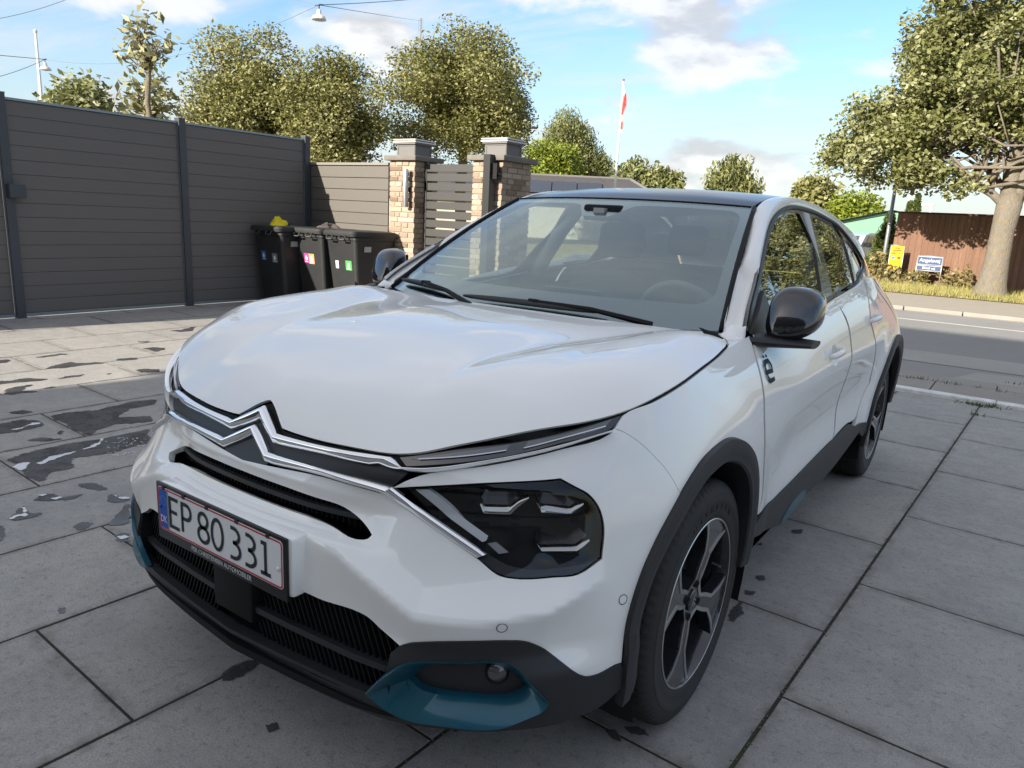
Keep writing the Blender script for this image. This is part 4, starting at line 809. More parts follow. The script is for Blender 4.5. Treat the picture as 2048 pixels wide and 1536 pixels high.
# ---------------- trees ----------------
def leafmat(name,c1,c2,c3):
    m=bpy.data.materials.new(name); m.use_nodes=True; t=m.node_tree
    for n in list(t.nodes): t.nodes.remove(n)
    at_=t.nodes.new('ShaderNodeAttribute'); at_.attribute_name='shade'; cr=t.nodes.new('ShaderNodeValToRGB'); t.links.new(at_.outputs['Fac'],cr.inputs[0])
    cr.color_ramp.elements.new(.5)
    for e,(p,c) in zip(cr.color_ramp.elements,((0,c1),(.5,c2),(1,c3))): e.position=p; e.color=(*c,1)
    d=t.nodes.new('ShaderNodeBsdfPrincipled'); d.inputs['Roughness'].default_value=.55; tr=t.nodes.new('ShaderNodeBsdfTranslucent'); mx=t.nodes.new('ShaderNodeMixShader'); mx.inputs[0].default_value=.28
    t.links.new(cr.outputs[0],d.inputs['Base Color']); t.links.new(cr.outputs[0],tr.inputs[0]); t.links.new(d.outputs[0],mx.inputs[1]); t.links.new(tr.outputs[0],mx.inputs[2]); o=t.nodes.new('ShaderNodeOutputMaterial'); t.links.new(mx.outputs[0],o.inputs[0]); MATS[name]=m; return m
OLIVE=leafmat('olive_leaf',(.095,.10,.026),(.19,.188,.055),(.36,.345,.16)); LIME=leafmat('lime_leaf',(.09,.13,.012),(.17,.21,.02),(.28,.31,.04)); BIRCH=leafmat('birch_leaf',(.10,.115,.035),(.17,.185,.06),(.28,.28,.11)); MAPLE=leafmat('maple_leaf',(.095,.105,.03),(.19,.20,.065),(.40,.40,.23)); CYP=leafmat('cypress_leaf',(.035,.06,.010),(.08,.11,.018),(.15,.17,.03)); PALE=leafmat('pale_leaf',(.15,.15,.06),(.27,.26,.12),(.44,.42,.25))
BARK=nodemat('bark',lambda h:(h.col(h.mixc(h.rng(h.noise(9,6,.7),.55,.68),h.mixc(h.noise(16,6,.7,h.mapv((1,1,.35))),(.11,.095,.075),(.27,.235,.185)),(.27,.20,.06))),h.bump(h.noise(26,7,.75,h.mapv((1,1,.45))),1.0,.05)),.95)
def leaves(name,centres,rad,nper,size,m,parent,droop=0.,asp=.5,flat=.0,rs=None,tone=None):
    rs=rs or RNG; C_0=np.repeat(np.asarray(centres),nper,0); n=len(C_0); rr=np.repeat(np.asarray(rad) if np.ndim(rad) else np.full(len(centres),rad),nper)
    d=rs.normal(0,1,(n,3)); d/=np.linalg.norm(d,axis=1,keepdims=True); P=C_0+d*(rr*rs.rand(n)**.42)[:,None]*[1,1,.8]
    ax=rs.normal(0,1,(n,3)); ax[:,2]=ax[:,2]*.6-droop; ax/=np.linalg.norm(ax,axis=1,keepdims=True); bx=np.cross(ax,rs.normal(0,1,(n,3))); bx/=np.linalg.norm(bx,axis=1,keepdims=True)
    s=size*rs.uniform(.6,1.35,n)[:,None]; w=s*asp; nn=np.cross(ax,bx)*s*.12
    V=np.stack([P-ax*s*.5,P-bx*w*.5+nn,P+ax*s*.55,P+bx*w*.5+nn],1).reshape(-1,3)
    ct_=np.repeat(rs.rand(len(centres)),nper); sh=np.clip(.55*ct_+.45*rs.rand(n)+(0 if tone is None else tone),0,1)
    return fastmesh(name,V,np.arange(4*n).reshape(-1,4),m,parent,uvr=np.repeat(sh,4))
def limb(mb,p0,p1,r0,r1,rs,n=6,wob=.12):
    p0,p1=np.array(p0),np.array(p1); L_=np.linalg.norm(p1-p0); P=[];
    for i in range(n+1):
        t=i/n; P.append(p0*(1-t)+p1*t+(rs.normal(0,1,3)*L_*wob*math.sin(math.pi*t)*.35)+np.array([0,0,L_*.06*math.sin(math.pi*t)]))
    mb.tube(P,[r0*(1-i/n)+r1*i/n for i in range(n+1)],8); return P
def ell_clusters(c,r,n,rs,shell=.5,bottom=-1.,lump=5):
    """cluster centres through an uneven ellipsoid crown"""
    out=[]; lobes=[(rs.normal(0,1,3),rs.uniform(.72,1.12)) for _ in range(lump)]
    while len(out)<n:
        d=rs.normal(0,1,3); d/=np.linalg.norm(d); q=shell+(1-shell)*rs.rand()
        g=1.
        for v,a in lobes:
            v=v/np.linalg.norm(v); g+=(a-.92)*max(0,d@v)**3*1.6
        p=d*q*g
        if p[2]<bottom: continue
        out.append(np.array(c)+p*np.array(r))
    return np.array(out)
def tree(name,base,crown_c,crown_r,m,label,cat='tree',n=90,nper=60,size=.22,trunk=.16,seed=1,shell=.35,bottom=-.85,crad=.55,asp=.55,droop=0,group=None,branches=9,lump=6):
    rs=np.random.RandomState(seed); T=empty(name,tuple(base),label=label,cat=cat)
    if group: T['group']=group
    b=Vector(base); cc=np.array(crown_c)-np.array(b); mb=MB(); fork=np.array([cc[0]*.4,cc[1]*.4,max(.5,cc[2]-crown_r[2]*.75)])
    limb(mb,(0,0,-.1),fork,trunk,trunk*.75,rs,5,.05); CL=ell_clusters(cc,crown_r,n,rs,shell,bottom,lump)
    tg=CL[rs.choice(len(CL),min(branches,len(CL)),False)]
    for q in tg:
        P=limb(mb,fork-[0,0,.1],q,trunk*.45,trunk*.07,rs,6,.22)
        for k in range(2):
            q2=CL[np.argsort(((CL-q)**2).sum(1))[1+rs.randint(6)]]; limb(mb,P[3],q2,trunk*.16,trunk*.04,rs,4,.2)
    mb.build('trunk',BARK,T,True); leaves('crown',CL,crad,nper,size,m,T,droop,asp,rs=rs); return T
def ptree(name,px,pyt,pyb,pxl,pxr,D,m,label,**k):
    top=at(px,pyt,D); l=at(pxl,(pyt+pyb)/2,D); r_=at(pxr,(pyt+pyb)/2,D); bt=at(px,pyb,D); c=(top+bt)/2; rx=(r_-l).length/2; rz=(top.z-bt.z)/2
    return tree(name,(c.x,c.y,-.05),tuple(c),(rx*.88,rx*.88,rz*.90),m,label,**k)
ptree('broadleaf_tree',490,84,360,345,600,36,OLIVE,'round olive-green tree behind the tall grey fence, left of the pair',seed=11,n=170,nper=280,size=.155,crad=.95,trunk=.28,group='trees across the road',shell=.25,bottom=-1)
ptree('broadleaf_tree',660,104,370,560,790,34,OLIVE,'dense olive tree above the low fence and brick pillars',seed=23,n=160,nper=280,size=.15,crad=.9,trunk=.26,group='trees across the road',shell=.25,bottom=-1)
ptree('broadleaf_tree',930,44,345,752,1108,38,OLIVE,'tallest round tree standing behind the brick gate pillars',seed=5,n=210,nper=280,size=.16,crad=1.0,trunk=.3,group='trees across the road',shell=.28,bottom=-1)
ptree('young_tree',295,30,150,230,365,13,PALE,'slim young tree with sparse large leaves rising over the grey fence',seed=31,n=24,nper=11,size=.15,crad=.24,trunk=.05,asp=.42,branches=22,bottom=-2)
ptree('shrub',300,135,262,232,352,13.6,PALE,'leafy lower growth around the slim young tree',cat='shrub',seed=33,n=34,nper=12,size=.15,crad=.26,trunk=.04,asp=.42,branches=14,bottom=-2)
ptree('shrub',165,160,300,85,250,24,MAPLE,'small olive shrub top just over the left end of the fence',cat='shrub',seed=41,n=80,nper=40,size=.20,crad=.5,trunk=.08,bottom=-2)
ptree('birch_tree',1140,215,400,1085,1215,72,BIRCH,'weeping birch beside the tallest tree',seed=51,n=120,nper=170,size=.28,crad=1.3,droop=1.2,asp=.35,trunk=.2,bottom=-2,group='birches in the distance')
ptree('birch_tree',1195,285,400,1165,1216,72,BIRCH,'small weeping birch next to the flagpole',seed=52,n=45,nper=120,size=.28,crad=1.1,droop=1.4,asp=.35,trunk=.12,bottom=-2,group='birches in the distance')
ptree('bright_shrub',1105,274,400,1040,1174,66,LIME,'bright lime-green leafy bush above the grey tiled roof',cat='shrub',seed=61,n=120,nper=130,size=.30,crad=1.2,trunk=.12,bottom=-2)
ptree('distant_tree',1275,322,420,1235,1330,62,BIRCH,'soft green tree right of the flagpole above the roof end',seed=71,n=60,nper=70,size=.4,crad=1.1,droop=.8,trunk=.15,bottom=-2)
ptree('distant_tree',1325,332,420,1290,1362,60,BIRCH,'paler green tree adjoining the tree at the roof end',seed=72,n=50,nper=70,size=.4,crad=1.0,droop=.8,trunk=.15,bottom=-2)
ptree('birch_tree',1467,325,430,1415,1520,60,BIRCH,'rounded birch peeking over the middle of the black car roof',seed=73,n=80,nper=80,size=.4,crad=1.1,droop=1.4,asp=.35,trunk=.18,bottom=-2,group='birches in the distance')
ptree('distant_tree',1618,352,470,1570,1665,50,OLIVE,'dull green tree behind the big tree crown tip',seed=74,n=70,nper=80,size=.34,crad=1.0,trunk=.16,bottom=-2)
ptree('bright_tree',1700,386,500,1640,1762,40,LIME,'yellow-green tree above the green gable',seed=75,n=110,nper=120,size=.21,crad=.8,trunk=.15,bottom=-2)
# cypress cones
def cypress(name,px,pyt,pyb,D,rad,label,seed):
    rs=np.random.RandomState(seed); t=at(px,pyt,D); b=at(px,pyb,D); H_=t.z; T=empty(name,(b.x,b.y,0),label=label,cat='conifer',group='pointed conifers'); C_0=[];rr=[]
    for z in np.linspace(.15,H_-.05,44):
        w=rad*(1-z/H_)**.8
        for k in range(6): a=rs.rand()*6.28; q=w*rs.rand()**.5; C_0.append((q*math.cos(a),q*math.sin(a),z)); rr.append(.10+.16*w)
    mb=MB(); mb.tube([(0,0,-.05),(0,0,H_*.9)],[.06,.01],6); mb.build('trunk',BARK,T); leaves('crown',np.array(C_0),np.array(rr),26,.10,CYP,T,-.9,.35,rs=rs)
cypress('cypress',1762,424,545,26.5,.62,'tall pointed green conifer left of the brown fence',81); cypress('cypress',1822,388,480,33,.35,'slim conifer tip over the brown fence by the flagpole',82); cypress('cypress',1808,402,480,34,.3,'smaller conifer tip over the brown fence',83)
# big street tree on the right
def big_tree():
    rs=np.random.RandomState(101); bx,by=.66,19.7; T=empty('street_tree',(bx,by,0),label='big street tree with thick pale trunk in front of the brown fence',cat='tree')
    mb=MB(); mb.tube([(-.03,0,-.1),(-.02,0,.05),(-.01,0,.35),(0,0,.9),(.0,0,1.6),(.03,0,2.2),(.02,.05,2.45)],[.46,.40,.32,.27,.25,.275,.24],14)
    forks=[]
    def B(p,r0,r1,w=.10,n=6,p0=(0,0,2.15)): P=limb(mb,p0,p,r0,r1,rs,n,w); forks.append(P); return P
    B((-.10,.2,5.0),.22,.10,.05); B((.55,.4,4.8),.20,.09,.05,p0=(.08,0,2.1)); 
    P=limb(mb,(-.02,0,2.15),(-.95,-.25,2.78),.10,.075,rs,5,.05); P2=limb(mb,P[-1],(-2.7,-.5,3.25),.07,.02,rs,6,.15); forks+= [P,P2]
    P=limb(mb,(-.05,.05,2.5),(-1.3,.3,3.6),.085,.03,rs,6,.12); forks.append(P)
    CL=[]
    def blobs(c,r,n,sh=.3): CL.extend(ell_clusters(c,r,n,rs,sh,-1.5,6))
    blobs((-.1,.0,5.5),(2.35,2.2,2.5),170,.25); blobs((-2.5,-.3,3.6),(1.7,1.5,.95),70,.15); blobs((-1.5,0,4.4),(1.6,1.5,1.2),60,.15); blobs((1.9,.2,5.2),(2.4,2.2,2.3),120,.25); blobs((2.6,.0,3.8),(1.8,1.5,1.0),50,.2); blobs((-1.9,-.5,2.85),(1.3,1.0,.40),26,.2); blobs((-3.6,-.3,3.35),(.75,.8,.6),16,.2); blobs((-1.7,0,5.2),(1.9,1.7,1.5),80,.2); blobs((-1.1,0,6.7),(1.9,1.8,1.3),60,.25); blobs((-2.9,-.1,4.3),(1.2,1.2,.8),34,.2)
    CL=np.array(CL); CL=CL[CL[:,2]>2.35]
    for q in CL[rs.choice(len(CL),55,False)]:
        P=forks[rs.randint(len(forks))]; limb(mb,P[min(len(P)-1,2+rs.randint(4))],q,.045,.010,rs,6,.25)
    mb.build('trunk',BARK,T,True); leaves('crown',CL,.42,110,.115,MAPLE,T,.1,.62,rs=rs)
big_tree()
ptree('roadside_tree',2500,-260,430,2150,2850,24,MAPLE,'leafy tree further along the verge beyond the big street tree',seed=103,n=150,nper=60,size=.22,crad=.7,trunk=.25,bottom=-1)
# ---------------- brown plank fence ----------------
WOODB=nodemat('stained_plank',lambda h:(h.col(h.mixc(h.rng(h.noise(5,5,.6,h.mapv((26,26,1.2))),.35,.7),h.ramp(h.rnd,[(0,(.165,.088,.055)),(.5,(.195,.108,.068)),(1,(.235,.135,.088))]),(.125,.068,.044))),h.bump(h.noise(6,4,.6,h.mapv((30,30,1.5))),.5,.006)),.85)
BF=empty('plank_fence',(-2.0,22,0),label='reddish brown fence of upright planks behind the street tree and signs',cat='fence'); pm=None; xx=0.; i=0
while xx<7.2:
    if pm is None: mb=MB(); mb.box((-.048,-.011,0),(.048,.011,1.99),bev=.003); o=mb.build('plank',WOODB,BF); pm=o.data
    else: o=bpy.data.objects.new('plank',pm); link(o,BF)
    o.location=(xx+.05,(i%2)*.012,.03+RNG.uniform(-.006,.006)); o.rotation_euler=(0,RNG.uniform(-.004,.004),0); xx+=.079; i+=1
mb=MB(); mb.box((-.02,-.03,2.0),(7.25,.06,2.045),bev=.004); mb.build('top_rail',mat('dark_stain',(.05,.022,.012),.8),BF)
for z in(.5,1.5): mb=MB(); mb.box((0,.04,z),(7.2,.08,z+.09)); mb.build('back_rail',WOODB,BF)
# ---------------- signs ----------------
SGREY=mat('sign_grey_tube',(.34,.33,.31),.5,.5)
def faced(T,c,nrm_a,w,h_,z0):
    return Matrix.Translation(c)@Matrix.Rotation(nrm_a,4,'Z')
yb=at(1788,520,23.2); YS=empty('yellow_sign',(yb.x,21.45,0),R(12),label='yellow information sign on two thin grey posts by the brown fence',cat='sign')
def sgn_frame(T,w,z0,z1,zt):
    for s in(-1,1): mb=MB(); mb.tube([(s*w/2,0,0),(s*w/2,0,zt)],.016,8); mb.build('sign_post',SGREY,T,True)
    mb=MB(); mb.tube([(-w/2,0,z1),(w/2,0,z1)],.014,6); mb.tube([(-w/2,0,z0),(w/2,0,z0)],.014,6); mb.build('sign_frame',SGREY,T,True)
ztop=at(1795,491,23.1).z; sgn_frame(YS,.34,.42,ztop,ztop)
mb=MB(); mb.box((-.16,-.012,.435),(.16,.006,ztop-.02),bev=.004); yo=mb.build('sign_board',mat('sign_yellow',(.72,.42,.004),.45),YS)
for w0,w1,z_,m_ in((-.06,-.015,ztop-.075,'sign_ink'),(-.005,.06,ztop-.075,'sign_ink'),(-.10,-.035,ztop-.145,'sign_red'),(-.025,.10,ztop-.145,'sign_red')):
    mb=MB(); mb.box((w0,-.015,z_-.018),(w1,-.0125,z_+.018)); mb.build('sign_text_bar',mat(m_,(.10,.05,.02) if m_=='sign_ink' else (.55,.05,.01),.6),yo)
for (dx,dz,c) in((-.075,.0,(.55,.03,.01)),(.07,.0,(.12,.10,.10)),(-.075,-.12,(.03,.17,.55)),(.07,-.12,(.60,.02,.02))):
    z_=ztop-.225+dz; mb=MB(); 
    poly=[(-.04,-.015),(-.02,-.035),(.02,-.035),(.04,-.015),(.045,.015),(.02,.035),(0,.025),(-.02,.035),(-.045,.015)] if dz<0 else [(-.045,-.03),(-.02,-.03),(-.02,-.005),(.02,-.005),(.02,-.03),(.045,-.03),(.045,.01),(0,.035),(-.045,.01)]
    sc2=1 if c[0]>.2 or c[2]>.2 else .75
    mb.prism([(a*sc2+dx,b*sc2+z_) for a,b in poly],-.016,-.0125); mb.build('sign_symbol',mat('sym_%.2f_%.2f'%(c[0],c[2]),c,.5),yo)
for k in range(2): mb=MB(); mb.box((-.10,-.015,.50-.05*k),(.10,-.0125,.515-.05*k)); mb.build('sign_text_bar',mat('sign_small_text',(.42,.22,.01),.6),yo)
sb_=at(1855,530,22.9); BSG=empty('street_sign',(sb_.x,21.35,0),R(-6),label='low blue and white street name sign on grey posts before the brown fence',cat='sign')
zt_=at(1855,513,22.8).z; sgn_frame(BSG,.62,zt_-.40,zt_,zt_)
mb=MB(); mb.box((-.305,-.008,zt_-.235),(.305,.008,zt_-.015),bev=.003); so1=mb.build('sign_board',mat('sign_white',(.62,.62,.60),.5),BSG); mb=MB(); mb.box((-.295,-.011,zt_-.225),(.295,-.0085,zt_-.025)); mb.build('sign_field',mat('sign_navy',(.02,.05,.13),.5),so1)
mb=MB(); mb.box((-.305,-.008,zt_-.395),(.305,.008,zt_-.255),bev=.003); so2=mb.build('sign_board',MATS['sign_white'],BSG); mb=MB(); mb.box((-.295,-.011,zt_-.385),(.295,-.0085,zt_-.265)); mb.build('sign_field',MATS['sign_navy'],so2)
text('sign_lettering','Angelsvej',.135,(0,-.0125,zt_-.118),MATS['sign_white'],so1,ext=.001); text('sign_lettering','Blind vej',.095,(0,-.0125,zt_-.325),MATS['sign_white'],so2,ext=.001)
# hollyhocks and weeds at the fence
HOL=leafmat('dry_leaf',(.10,.10,.03),(.21,.18,.07),(.36,.28,.13))
for i,(px,py,hh,nl) in enumerate(((1760,548,.75,40),(1772,552,.55,34),(1800,556,.45,30),(1815,557,.42,26),(1838,562,.40,30),(1850,566,.38,30),(1898,570,.55,24),(1905,578,.40,22),(1925,574,.62,18),(1938,576,.5,14),(1748,546,.8,40))):
    rs=np.random.RandomState(200+i); g=gnd(px,py); g=CAM+(g-CAM)*(21.7+CAM[1]*-1-0)/(g[1]-CAM[1])*.985 if g[1]>21.6 else g
    T=empty('verge_plant',(g[0],min(g[1],21.7),0),label=['pale leafy tall weed at the left end of the brown fence','broad leaved weed under the yellow sign','low leafy weed right of the yellow sign','small leafy weed between the two signs','leafy weed left under the street sign','leafy weed under the street sign','dry stalky weed right of the street sign','dark leafy weed low against the brown fence','dry seeding weed by the tree','thin dry weed nearest the trunk','pale weed against the conifer'][i],cat='weed',group='weeds along the brown fence')
    mb=MB(); C_0=[]
    for k in range(5):
        e=(rs.normal(0,.16),rs.normal(0,.08),hh*rs.uniform(.7,1.1)); mb.tube([(0,0,-.02),(e[0]*.4,e[1]*.4,e[2]*.5),e],[.008,.006,.003],5)
        for t in(.35,.6,.85,1): C_0.append((e[0]*t,e[1]*t,e[2]*t))
    mb.build('stem',mat('dry_stem',(.28,.21,.09),.9),T); leaves('foliage',np.array(C_0),.09,max(3,nl//5),.10,HOL,T,.3,.7,rs=rs)
# ---------------- poles, lamps, wires ----------------
WHITEP=mat('white_pole_paint',(.62,.60,.57),.5)
def flagpole(pxt,pyt,D,label,flag):
    t=at(pxt,pyt,D); T=empty('flagpole',(t.x,t.y,0),label=label,cat='flagpole'); mb=MB(); mb.tube([(0,0,0),(0,0,t.z*.5),(0,0,t.z)],[.10,.075,.045],10); mb.build('pole',WHITEP,T,True)
    mb=MB(); mb.lathe([(t.z,.05),(t.z+.05,.07),(t.z+.10,.07),(t.z+.14,.0001)],12,'z'); mb.build('finial',mat('finial_red',(.30,.04,.03),.4) if flag else WHITEP,T,True)
    if flag:
        g=[]
        for i in range(9):
            w=.15+.40*abs(math.sin(math.pi*i/8))**.7*(1 if i<4 else .4); z=t.z-.25-i*.33; g.append([(.05+w*q*.55,.22*math.sin(q*7+i*.9)*w,z-.25*q) for q in np.linspace(0,1,9)])
        mb=MB(); mb.grid(np.array(g)); mb.build('pennant',nodemat('pennant_cloth',lambda h:h.col(h.ramp(h.rng(h.noise(.9,2,.5,h.obj),.35,.65),[(0,(.40,.07,.06)),(.30,(.42,.10,.09)),(.38,(.62,.6,.58)),(1,(.62,.6,.58))])),.8),T,True)
flagpole(1247,162,48,'white flagpole with red and white pennant above the car roof',True); flagpole(71,66,36,'thin white flagpole over the left end of the fence',False); flagpole(1822,380,60,'white flagpole between conifer tips over the brown fence',False)
LAMPW=mat('lamp_enamel',(.60,.58,.53),.4)
def hang_lamp(px,py,D,sz,label):
    p=at(px,py,D); T=empty('hanging_lamp',tuple(p),label=label,cat='street lamp',group='street lamps on span wires')
    mb=MB(); s=sz; mb.lathe([(.36*s,.05*s),(.30*s,.10*s),(.12*s,.13*s),(.02*s,.30*s),(-.10*s,.36*s),(-.13*s,.36*s),(-.12*s,.30*s),(-.05*s,.10*s),(-.05*s,.0001)],28,'z'); mb.build('lamp_shade',LAMPW,T,True,sharp=35)
    mb=MB(); mb.lathe([(-.06*s,.27*s),(-.16*s,.20*s),(-.19*s,.0001)],20,'z'); mb.build('lamp_glass',mat('lamp_lens',(.5,.5,.48),.2),T,True)
    mb=MB(); mb.tube([(0,0,.34*s),(.02*s,0,.50*s),(.10*s,0,.58*s)],.03*s,6); mb.box((-.28*s,-.02*s,.52*s),(.28*s,.02*s,.56*s)); mb.build('lamp_hanger',DARK,T)
    return p+Vector((0,0,.55*sz))
w1=hang_lamp(638,34,17,.42,'white bell shaped street lamp hanging on wires above the trees'); w2=hang_lamp(91,136,26,.42,'small white street lamp hanging on a wire at far left')
WIRE=mat('wire_grey',(.16,.18,.20),.6)
def wire(a,b,sag,label,r=.006):
    a,b=Vector(a),Vector(b); mb=MB(); o=a.copy(); mb.tube([a*(1-t)+b*t-Vector((0,0,sag*4*t*(1-t)))-o for t in np.linspace(0,1,13)],r,5); x=mb.build('span_wire',WIRE,None); x.location=o; tag(x,label,'wire',group='overhead wires')
wire(w1,at(560,-6,20),.0,'wire rising from the hanging lamp to the top edge of the picture'); wire(w1,at(850,-4,21),.02,'upper wire running right from the hanging lamp',.008); wire(w1,at(845,42,74),.02,'lower wire running right from the hanging lamp to a mast',.008)
wire(w1,w2,.5,'long wire sagging between the two hanging lamps',.007); wire(w2,at(-30,108,22),.0,'wire from the far left lamp up to the left edge',.009); wire(w2,at(-30,160,22),.05,'wire from the far left lamp to the left edge below the other',.008); wire(at(-20,40,20),at(145,-6,20),.05,'thin wire crossing the top left corner',.007)
mp_=at(842,36,75); T=empty('radio_mast',(mp_.x,mp_.y,0),label='thin dark aerial mast above the tallest tree',cat='mast'); mb=MB(); mb.tube([(0,0,0),(0,0,mp_.z)],.05,6); 
for k in range(4): mb.tube([(-.26+.17*k,0,mp_.z-1.2),(-.26+.17*k,0,mp_.z)],.02,4)
mb.build('mast_pole',WIRE,T)
lp=at(1787,398,24.6); T=empty('lamp_post',(lp.x,lp.y,0),label='grey lamp post between the conifer and the brown fence',cat='lamp post'); mb=MB(); mb.tube([(0,0,0),(0,0,1),(0,0,4.6)],[.06,.055,.04],10); mb.build('post_shaft',mat('galvanised',(.22,.23,.24),.5,.5),T,True); mb=MB(); mb.box((-.08,-.25,4.55),(.08,.12,4.64),bev=.02); mb.build('lamp_head',MATS['galvanised'],T)
l3=at(1857,412,45); T=empty('street_lamp',(l3.x,l3.y,0),label='distant white street lamp head over the brown fence',cat='street lamp'); mb=MB(); mb.tube([(.12,0,0),(.12,0,l3.z)],.05,6); mb.build('lamp_pole',WHITEP,T); mb=MB(); mb.box((-.55,-.1,l3.z-.02),(.25,.1,l3.z+.10),bev=.03); mb.build('lamp_head',WHITEP,T)
# ---------------- distant buildings ----------------
def f_rtile(h):
    w_=h.new('ShaderNodeTexWave'); h.t.links.new(h.mapv((1,1,1),vec=h.obj),w_.inputs[0]); w_.bands_direction='X'; w_.inputs['Scale'].default_value=3.2; w_.inputs['Distortion'].default_value=.1
    w2_=h.new('ShaderNodeTexWave'); h.t.links.new(h.obj,w2_.inputs[0]); w2_.bands_direction='Z'; w2_.inputs['Scale'].default_value=2.6
    c=h.mixc(w_.outputs['Fac'],(.055,.052,.055),(.10,.096,.098)); c=h.mixc(h.mul(w2_.outputs['Fac'],.35),c,(.03,.03,.03)); h.col(c); h.bump(w_.outputs['Fac'],.6,.05)
RT=nodemat('grey_roof_tile',f_rtile,.7)
rl=at(1000,348,54); rr_=at(1262,350,54); H=empty('bungalow',(rl.x,rl.y,0),label='grey tiled hip roof house with solar panels behind the car',cat='house')
dx=(rr_-rl); dx.z=0; Lr=dx.length; dx.normalize(); nx=Vector((dx.y,-dx.x,0)); zr=rl.z; ze=zr-2.0
def hp(a,b,z): return tuple(dx*a+nx*b+Vector((0,0,z)))
mb=MB(); mb.add([hp(-8,0,zr),hp(Lr,0,zr),hp(Lr+3.2,3.8,ze),hp(-8,3.8,ze),hp(Lr+3.2,-3.8,ze),hp(-8,-3.8,ze)],[(3,2,1,0),(1,2,4),(0,1,4,5)]); rf=mb.build('roof',RT,H)
mb=MB(); mb.tube([hp(-8,0,zr+.05),hp(Lr,0,zr+.05)],.13,6); mb.tube([hp(Lr,0,zr+.05),hp(Lr+3.2,3.8,ze+.05)],.12,6); mb.tube([hp(Lr,0,zr+.05),hp(Lr+3.2,-3.8,ze+.05)],.12,6); mb.build('ridge_tiles',mat('ridge_grey',(.12,.115,.115),.7),rf)
mb=MB(); mb.add([hp(-7.6,3.5,0),hp(Lr+2.9,3.5,0),hp(Lr+2.9,3.5,ze+.1),hp(-7.6,3.5,ze+.1),hp(Lr+2.9,-3.5,0),hp(Lr+2.9,-3.5,ze+.1)],[(0,1,2,3),(1,4,5,2)]); mb.build('wall',mat('pale_render',(.40,.36,.30),.9),H)
for i in range(6):
    a0=-3.2+i*1.75; e=lambda a,t:tuple(Vector(hp(a+1.3*t*.0,3.8*t,zr-2.0*t))+Vector((0,0,.10))+nx*.05); mb=MB(); V=[e(a0,.22),e(a0+1.68,.22),e(a0+1.68,.66),e(a0,.66)]; mb.add(V,[(3,2,1,0)]); mb.build('solar_panel',mat('solar_glass',(.010,.013,.022),.08,0,1),rf)
# green gable, garage, parked van
g0=at(1640,500,32); g1=at(1790,440,32); GB=empty('green_gable_house',(g1.x+.5,g1.y,0),label='low house with pale green gable and orange fascia behind the conifer',cat='house'); zt2=at(1776,425,32).z; ze2=at(1688,472,32).z
mb=MB(); mb.prism([(-4.4,ze2-.02),(.0,ze2-.02),(.0,zt2),(-.6,zt2)],0,.1,lambda a,b,t:(a,t,b)); mb.build('gable',mat('mint_boards',(.13,.26,.185),.7),GB); 
mb=MB(); mb.tube([(-4.6,-.05,ze2-.0),(-.6,-.05,zt2+.05)],.07,6); mb.build('verge_board',mat('dark_green',(.10,.17,.13),.7),GB)
mb=MB(); mb.box((-4.5,-.06,ze2-.16),(.0,.02,ze2-.02)); mb.build('fascia',mat('orange_fascia',(.42,.14,.05),.7),GB); mb=MB(); mb.box((-4.4,.02,0),(0,.2,ze2-.16)); mb.build('wall',mat('brown_wall',(.11,.065,.04),.9),GB)
mb=MB(); mb.add([(-4.7,-.3,ze2),(-.6,-.3,zt2+.1),(-.6,8,zt2+.1),(-4.7,8,ze2)],[(0,1,2,3)]); mb.build('roof',mat('green_felt',(.09,.13,.11),.9),GB)
v=at(1722,505,29.5); VN=empty('parked_van',(v.x-.35,v.y,0),R(-8),label='pale blue-grey van parked by the green gable house, partly hidden by the car',cat='van')
prof=[(-2.0,.35),(2.1,.35),(2.15,.62),(2.05,.80),(1.45,.92),(1.05,1.32),(.6,1.40),(-1.9,1.40),(-2.05,.9)]
mb=MB(); mb.prism(prof,-.78,.78,lambda a,b,t:(t,-a,b)); mb.build('van_body',mat('van_paint',(.36,.42,.52),.25,0,1),VN)
mb=MB(); mb.add([(-.64,-1.44,.96),(.64,-1.44,.96),(.60,-1.10,1.30),(-.60,-1.10,1.30)],[(0,1,2,3)]); mb.build('van_windscreen',mat('van_glass',(.05,.055,.06),.06,0,1),VN)
for s in(-1,1):
    mb=MB(); mb.add([(s*.79,-1.0,.95),(s*.79,.2,.95),(s*.79,.2,1.30),(s*.79,-.75,1.30)],[(0,1,2,3)]); mb.build('van_side_window',MATS['van_glass'],VN)
    mb=MB(); mb.box((s*.88-.07,-1.0,.92),(s*.88+.07,-.88,1.08),bev=.02); mb.build('van_mirror',DARK,VN)
    mb=MB(); mb.box((s*.58-.14,-2.14,.58),(s*.58+.14,-2.06,.74),bev=.02); mb.build('van_headlight',mat('van_lamp',(.6,.6,.6),.1,0,1),VN)
    for yy in(-1.35,1.3): mb=MB(); mb.lathe([(-.1,.10),(-.1,.30),(.1,.30),(.1,.10)],24,'x',Matrix.Translation((s*.70,yy,.30))); mb.build('van_wheel',RUBBER,VN,True,sharp=40)
